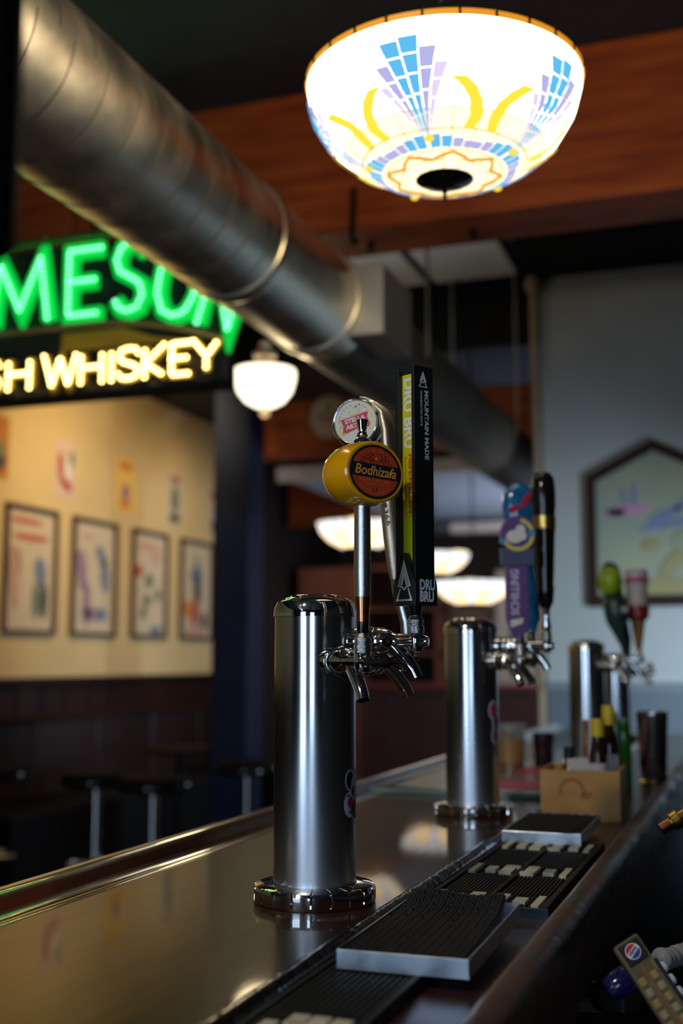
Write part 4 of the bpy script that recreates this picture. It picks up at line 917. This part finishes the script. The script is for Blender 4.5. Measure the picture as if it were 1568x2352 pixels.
s2['label'] = 'red and black sticker with a white outline'

# --- third tower
p3 = Vector((0, 0, 0)) + CF * 3.3 + CR * ((1342 - 784) / 2700 * 3.3)
t3 = tower(p3.x, p3.y, 'third chrome beer tower, with a green-headed handle and a red and white handle', H=.338)
rF = faucet(t3, R(-30), .268); rM = faucet(t3, R(5), .285, .142); rB = faucet(t3, R(35), .268)
bx, by, bz = rF; gx = CR * -.028
h = MB().tube([(bx, by, bz - .004), (bx, by, bz + .02), Vector((bx, by, bz + .05)) + gx * .4, Vector((bx, by, bz + .09)) + gx * .6, Vector((bx, by, bz + .14)) + gx * .8, Vector((bx, by, bz + .16)) + gx], [.007, .009, .013, .03, .034, .02], 20).build('tap_handle', mat('dark_teal_resin', (.02, .055, .05), .3, var=.6, scale=60), t3, ang=70); h['label'] = 'sculpted dark green tap handle with a lime green head'
b = MB(); b.lathe([(.001, .0), (.02, .004), (.031, .02), (.034, .042), (.03, .06), (.018, .075), (.001, .08)], 24, T(bx + gx.x * 1.2, by + gx.y * 1.2, bz + .16)); b.build('green_head', mat('lime_resin', (.28, .42, .02), .4, var=.3, scale=60), h)
b = MB(); b.ell(0, 0, .01, .008, -.003, .003, frame((bx, by, bz + .12), CR, UP, -CF) @ T(-.005, 0, .033)); b.build('pale_patch', mat('pale_resin', (.45, .47, .42), .4), h, smooth=False)
bx, by, bz = rM
h = MB().tube([(bx, by, bz - .004), (bx, by, bz + .03), (bx, by, bz + .09)], [.008, .014, .022], 20).build('tap_handle', mat('amber_resin', (.35, .16, .04), .3), t3, ang=70); h['label'] = 'tapered white and red tap handle'
MB().lathe([(.020, .075), (.031, .085), (.033, .11), (.03, .118)], 24, T(bx, by, bz)).build('red_band', mat('dark_red_enamel', (.25, .02, .025), .3), h)
MB().lathe([(.029, .118), (.028, .15), (.031, .18)], 24, T(bx, by, bz)).build('white_sleeve', mat('dusty_white', (.55, .5, .52), .4), h)
MB().lathe([(.031, .18), (.033, .185), (.033, .19), (.031, .195)], 24, T(bx, by, bz)).build('pink_band', mat('pink_enamel', (.5, .1, .16), .35), h)
MB().lathe([(.031, .195), (.031, .212), (.026, .217), (.001, .218)], 24, T(bx, by, bz)).build('white_cap', MATS['dusty_white'], h)
bx, by, bz = rB
h = MB().tube([(bx, by, bz - .004), (bx, by, bz + .04), Vector((bx, by, bz + .09)) - CR * .02, Vector((bx, by, bz + .17)) - CR * .035, Vector((bx, by, bz + .245)) - CR * .045, Vector((bx, by, bz + .26)) - CR * .045], [.008, .012, .024, .026, .026, .01], 20).build('tap_handle', black_pl, t3, ang=70); h['label'] = 'plain black curved tap handle'
p4 = CF * 4.35 + CR * ((1408 - 784) / 2700 * 4.35)
t4 = tower(p4.x, p4.y, 'farthest chrome beer tower, mostly hidden behind the third one', H=.30)
faucet(t4, R(-20), .24); faucet(t4, R(20), .24)

# ------------------------------------------------------------------ things on the bar
cd = thing('wooden_caddy', (-.341, 2.345, 1.0545), 'open light wooden bar caddy standing in the channel behind the far tray', 'caddy', rz=R(2))
cwood = mat('light_caddy_wood', (.50, .25, .06), .5, col2=(.64, .36, .11), scale=9, stretch=(1, 1, 3))
W, D, Hh = .148, .15, .094
for nm, bb in (('front_panel', (-W / 2, W / 2, -D / 2, -D / 2 + .006, 0, Hh)), ('rear_panel', (-W / 2, W / 2, D / 2 - .006, D / 2, 0, Hh)), ('side_panel', (-W / 2, -W / 2 + .006, -D / 2 + .006, D / 2 - .006, 0, Hh)), ('side_panel', (W / 2 - .006, W / 2, -D / 2 + .006, D / 2 - .006, 0, Hh)), ('bottom', (-W / 2 + .006, W / 2 - .006, -D / 2 + .006, D / 2 - .006, 0, .006))):
    o = MB().box(*bb).build(nm, cwood, cd, smooth=False, bevel=.001)
b = MB(); Fc = frame((0, -D / 2 - .0001, 0), (1, 0, 0), (0, 0, 1), (0, -1, 0))
b.stroke([(-.015 + .022 * math.cos(R(a)), .055 + .022 * math.sin(R(a))) for a in range(-20, 220, 20)], .007, 0, .0003, Fc); b.ell(.012, .048, .012, .006, 0, .0003, Fc, rot=.4); b.build('branded_mark', mat('burnt_mark', (.36, .17, .05), .6), cd, smooth=False)
def bottle(x, y, z, r, h, body, cap, label, lab_m=None, capr=None, name='bottle'):
    t = thing(name, (x, y, z), label, 'bottle')
    cr_ = capr or r * .62
    MB().lathe([(r * .95, 0), (r, .004), (r, h * .62), (r * .8, h * .72), (cr_ * .8, h * .78), (cr_ * .8, h * .86)], 28).build('glass_body', body, t)
    MB().lathe([(cr_, h * .82), (cr_, h * .98), (cr_ * .93, h), (.001, h)], 24).build('cap', cap, t)
    if lab_m: MB().lathe([(r + .0006, h * .1), (r + .0006, h * .55)], 28).build('paper_label', lab_m, t)
    return t
ycap = mat('yellow_cap', (.72, .55, .02), .35); brg = mat('brown_bottle_glass', (.03, .012, .006), .1); amber = mat('amber_glass', (.28, .09, .01), .1, trans=.4, coat=.3)
paper = mat('bottle_paper', (.55, .57, .64), .6, var=.1, scale=80)
P2 = lambda px, d: tuple((CF * d + CR * ((px - 784) / 2700 * d))[:2])
x, y = P2(1362, 2.27); bottle(x, y, 1.061, .017, .182, brg, ycap, 'small dark bottle with a yellow cap, front one in the caddy', paper, .0135)
x, y = P2(1388, 2.33); bottle(x, y, 1.061, .019, .205, brg, ycap, 'taller bottle with a yellow cap and white paper label, in the caddy', paper, .0125)
x, y = P2(1297, 2.30); bottle(x, y, 1.061, .018, .128, amber, black_pl, 'short amber bottle at the left side of the caddy', None, .010)
x, y = P2(1330, 2.36)
st = thing('wooden_stick', (x, y, 1.061), 'orange wooden stick standing upright in the caddy', 'stick')
MB().cbox((0, 0, .088), (.010, .008, .176), Matrix.Rotation(R(2), 4, 'Y')).build('stick', mat('orange_wood', (.50, .18, .04), .5), st, smooth=False, bevel=.002)
nk = thing('folded_napkins', (-.333, 2.295, 1.061), 'crumpled white napkins in the front of the caddy', 'napkins')
b = MB()
for i in range(5): b.cbox((0, 0, .055), (.034 - .002 * i, .0016, .108 - .003 * i), T((i - 2) * .002, -.003 + .0022 * i, 0) @ Matrix.Rotation(R((i - 2) * 3), 4, 'Y'))
b.build('napkin', mat('napkin_white', (.62, .62, .64), .8), nk, smooth=False)
x, y = P2(1421, 2.75)
gbt = thing('green_bottle', (x, y, 1.0702), 'tall green bottle behind the caddy', 'bottle')
MB().lathe([(.0155, 0), (.017, .003), (.0175, .12), (.0165, .145), (.0145, .15), (.0145, .165), (.001, .166)], 28, T(0, 0, -.0155)).build('glass_body', mat('green_glass', (.03, .20, .01), .15, coat=.4), gbt)
x, y = P2(1402, 2.72)
tb_ = thing('teal_bottle', (x, y, 1.0547), 'slim pale teal bottle squeezed beside the green bottle', 'bottle')
MB().lathe([(.008, 0), (.009, .003), (.009, .15), (.006, .168), (.006, .18), (.001, .181)], 20).build('glass_body', mat('teal_glass', (.22, .40, .36), .2), tb_)
x, y = P2(1487, 2.93)
sh = thing('shaker_tin', (x, y, 1.0547), 'tall stainless steel shaker tin at the right end of the bar channel', 'shaker')
MB().lathe([(.001, .0), (.027, .0), (.029, .004), (.031, .008), (.0385, .165), (.0395, .172), (.0388, .174), (.0375, .172), (.030, .01), (.001, .008)], 48).build('tin', steel, sh)
MB().lathe([(.029, .0), (.033, .002), (.0335, .006), (.031, .009)], 40).build('base_ring', gold, sh)
cp = tag(MB().lathe([(.001, .006), (.014, .006), (.0155, .004), (.016, 0), (.001, 0)], 24, T(-.30, 2.66, 1.0547)).build('brass_disc', gold), 'small brass-coloured disc lying in the channel before the shaker', 'disc')
gl = thing('whiskey_glass', (-.66, 3.2, 1.0702), 'straight clear glass half full of amber drink behind the second tower', 'glass')
b = MB(); b.lathe([(.036, 0), (.037, .003), (.041, .112), (.0395, .112), (.0355, .008), (.001, .007)], 36); b.build('tumbler', mat('clear_glass', (.85, .85, .82), .05, trans=.9, alpha=.5), gl)
MB().lathe([(.001, .009), (.0345, .009), (.0375, .072), (.001, .072)], 36).build('drink', mat('amber_drink', (.75, .34, .01), .15, trans=.3, emit=None), gl)
for i in range(4): MB().cbox((0, 0, 0), (.018, .018, .018), T(-.014 + .02 * (i % 2), .012 * (i // 2 * 2 - 1), .068 + .012 * (i % 3)) @ Matrix.Rotation(i, 4, 'Z') @ Matrix.Rotation(.5, 4, 'X')).build('ice_cube', mat('ice', (.6, .52, .4), .15, trans=.5), gl, smooth=False, bevel=.002)
dc_ = thing('dark_cup', (-.585, 3.28, 1.0702), 'small dark cup beside the half full glass', 'cup')
MB().lathe([(.001, 0), (.024, 0), (.026, .003), (.03, .085), (.028, .085), (.024, .006), (.001, .005)], 28).build('cup', mat('dark_cup_glaze', (.03, .012, .014), .2), dc_)

# ------------------------------------------------------------------ soda gun and hose at the right
Gd = 1.25
def CP(px, py, d): return CF * d + CR * ((px - 784) / 2700 * d) + Vector((0, 0, 1.355 - (py - 1515) / 2700 * d))
o0 = CP(1428, 2155, Gd)
ax = (CR * .50 - UP * .80 - CF * .32).normalized()           # along the body, away from the nozzle end
side = (CR * .93 + UP * .36).normalized(); side = (side - ax * side.dot(ax)).normalized()
nrm = ax.cross(side).normalized()
if nrm.dot(CF) > 0: nrm = -nrm
G = frame(o0, side, -ax, nrm)         # x across, y toward the nozzle end, z out of the label face
gun = thing('soda_gun', (0, 0, 0), 'clear plastic soda gun with round logo label, hanging at the lower right', 'soda gun')
gun.location = o0; Gl = Matrix.Scale(.82, 4) @ T(*(-o0)) @ G
clear = mat('smoked_clear_plastic', (.42, .36, .2), .08, alpha=.32)
MB().box(-.018, .018, -.17, .016, -.026, -.003, Gl).build('clear_body', clear, gun, smooth=False, bevel=.003)
MB().box(-.014, .014, -.014, .013, -.003, .0002, Gl).build('label_plate', black_pl, gun, smooth=False, bevel=.002)
b = MB(); b.ell(0, 0, .0098, .0098, .0003, .0005, Gl, n=32); b.build('logo_ring', white_pr, gun, smooth=False)
def seg(y0, y1, m, nm):
    a0 = math.asin(y0 / .0088); a1 = math.asin(min(1, y1 / .0088)); pts = [(.0088 * math.cos(a0 + (a1 - a0) * i / 10), .0088 * math.sin(a0 + (a1 - a0) * i / 10)) for i in range(11)]
    pts += [(-x, y) for x, y in reversed(pts)]
    MB().prism(pts, .0006, .0008, Gl @ Matrix.Rotation(R(22), 4, 'Z')).build(nm, m, gun, smooth=False)
seg(.0030, .0088, mat('logo_red', (.65, .02, .04), .4), 'logo_half')
MB().prism([(x, -y) for x, y in [(.0088 * math.cos(R(a)), .0088 * math.sin(R(a))) for a in range(20, 161, 10)]], .0006, .0008, Gl @ Matrix.Rotation(R(22), 4, 'Z')).build('logo_half', mat('logo_blue', (.01, .04, .35), .4), gun, smooth=False)
text('PEPSI', .0135, .0038, Gl @ Matrix.Rotation(R(22), 4, 'Z') @ T(0, 0, .0007), black_pl, gun, bold=.04)
MB().box(-.0012, .0012, -.165, -.016, -.008, -.0055, Gl).build('red_line', mat('red_tube', (.4, .01, .01), .3), gun, smooth=False)
vy = mat('valve_yellow', (.5, .4, .1), .4); vw = mat('valve_white', (.5, .48, .42), .4)
for j in range(9):
    for i in (-1, 1):
        M = Gl @ T(i * .009, -.035 - j * .0145, -.015)
        MB().lathe([(.0045, -.005), (.0055, -.004), (.0055, .004), (.0045, .005)], 12, M @ Matrix.Rotation(R(90), 4, 'X')).build('valve', vy if (i + j) % 2 else vw, gun)
MB().box(.0185, .0215, -.165, -.02, -.024, -.006, Gl).build('button_plate', mat('button_plate_navy', (.01, .012, .05), .3), gun, smooth=False)
for j in range(8):
    M = Gl @ T(.0215, -.034 - j * .0165, -.015) @ XA
    MB().lathe([(.007, 0), (.007, .003), (.0055, .0055), (.001, .006)], 18, M).build('button', mat('button_white', (.6, .68, .75), .3), gun)
# nozzle
Mn = Gl @ T(-.020, -.022, -.014) @ Matrix.Rotation(R(-90), 4, 'Y') @ Matrix.Rotation(0, 4, 'Z')
b = MB(); N = 32; prof = [(.0150, 0), (.0165, .003), (.0165, .016), (.0155, .026), (.013, .032), (.009, .034)]
b.lathe(prof, N, Mn)
nz = b.build('nozzle', mat('navy_gloss_plastic', (.012, .014, .09), .15), gun)
for i in range(14):
    a = 2 * math.pi * i / 14; MB().cbox((.0167, 0, .011), (.0016, .0016, .013), Mn @ Matrix.Rotation(a, 4, 'Z')).build('grip_rib', MATS['navy_gloss_plastic'], nz, smooth=False)
ho = thing('gun_holder', tuple(CP(1400, 2225, 1.33)), 'black bracket behind the soda gun nozzle', 'bracket')
MB().lathe([(.03, -.025), (.034, -.02), (.034, -.004), (.031, 0), (.029, -.003), (.028, -.02)], 28).build('cup', black_gl, ho)
MB().box(-.17, -.02, -.008, .008, -.03, -.02).build('arm', black_pl, ho, smooth=False)
hs = thing('ribbed_hose', tuple(CP(1530, 2165, 1.4)), 'pale ribbed hose curling in from the right edge behind the soda gun', 'hose')
o_ = CP(1530, 2165, 1.4)
path = [CP(a, b2, 1.4 + .02 * i) - o_ for i, (a, b2) in enumerate([(1488, 2170), (1505, 2172), (1530, 2162), (1560, 2152), (1600, 2150), (1660, 2170), (1720, 2240)])]
b = MB(); dense = []
for p, q in zip(path, path[1:]):
    for k in range(8): dense.append(p.lerp(q, k / 8))
b.tube(dense, [.0105 + .002 * math.sin(i * 1.9) for i in range(len(dense))], 14); b.build('hose', mat('pale_hose', (.32, .32, .34), .5), hs, ang=70)
cf = thing('copper_fitting', tuple(CP(1538, 1868, 1.75)), 'small copper pipe fitting at the right edge below the shaker', 'fitting')
FM = frame((0, 0, 0), (CR + UP * .6).normalized(), CF, (UP - CR * .6).normalized())
MB().lathe([(.001, -.03), (.009, -.03), (.009, .02), (.012, .02), (.012, .03), (.001, .03)], 20, FM @ XA).build('pipe', copper, cf)
MB().lathe([(.012, -.012), (.014, -.01), (.014, .0), (.012, .002)], 20, FM @ XA).build('nut', gold, cf)
MB().tube([(.02, 0, -.01), (.05, .01, -.05), (.06, .01, -.28)], .01, 12).build('riser', blackp, cf)
bs = thing('back_bar_shelf', (.05, 2.4, 0), 'dark low work shelf behind the bar at right', 'shelf')
MB().box(-.2, .35, -1.4, 1.8, .8, .83).build('shelf_top', blackp, bs, smooth=False)
for yy in (-1.3, 1.7): MB().box(-.15, .3, yy, yy + .04, 0, .8).build('leg', blackp, bs, smooth=False)
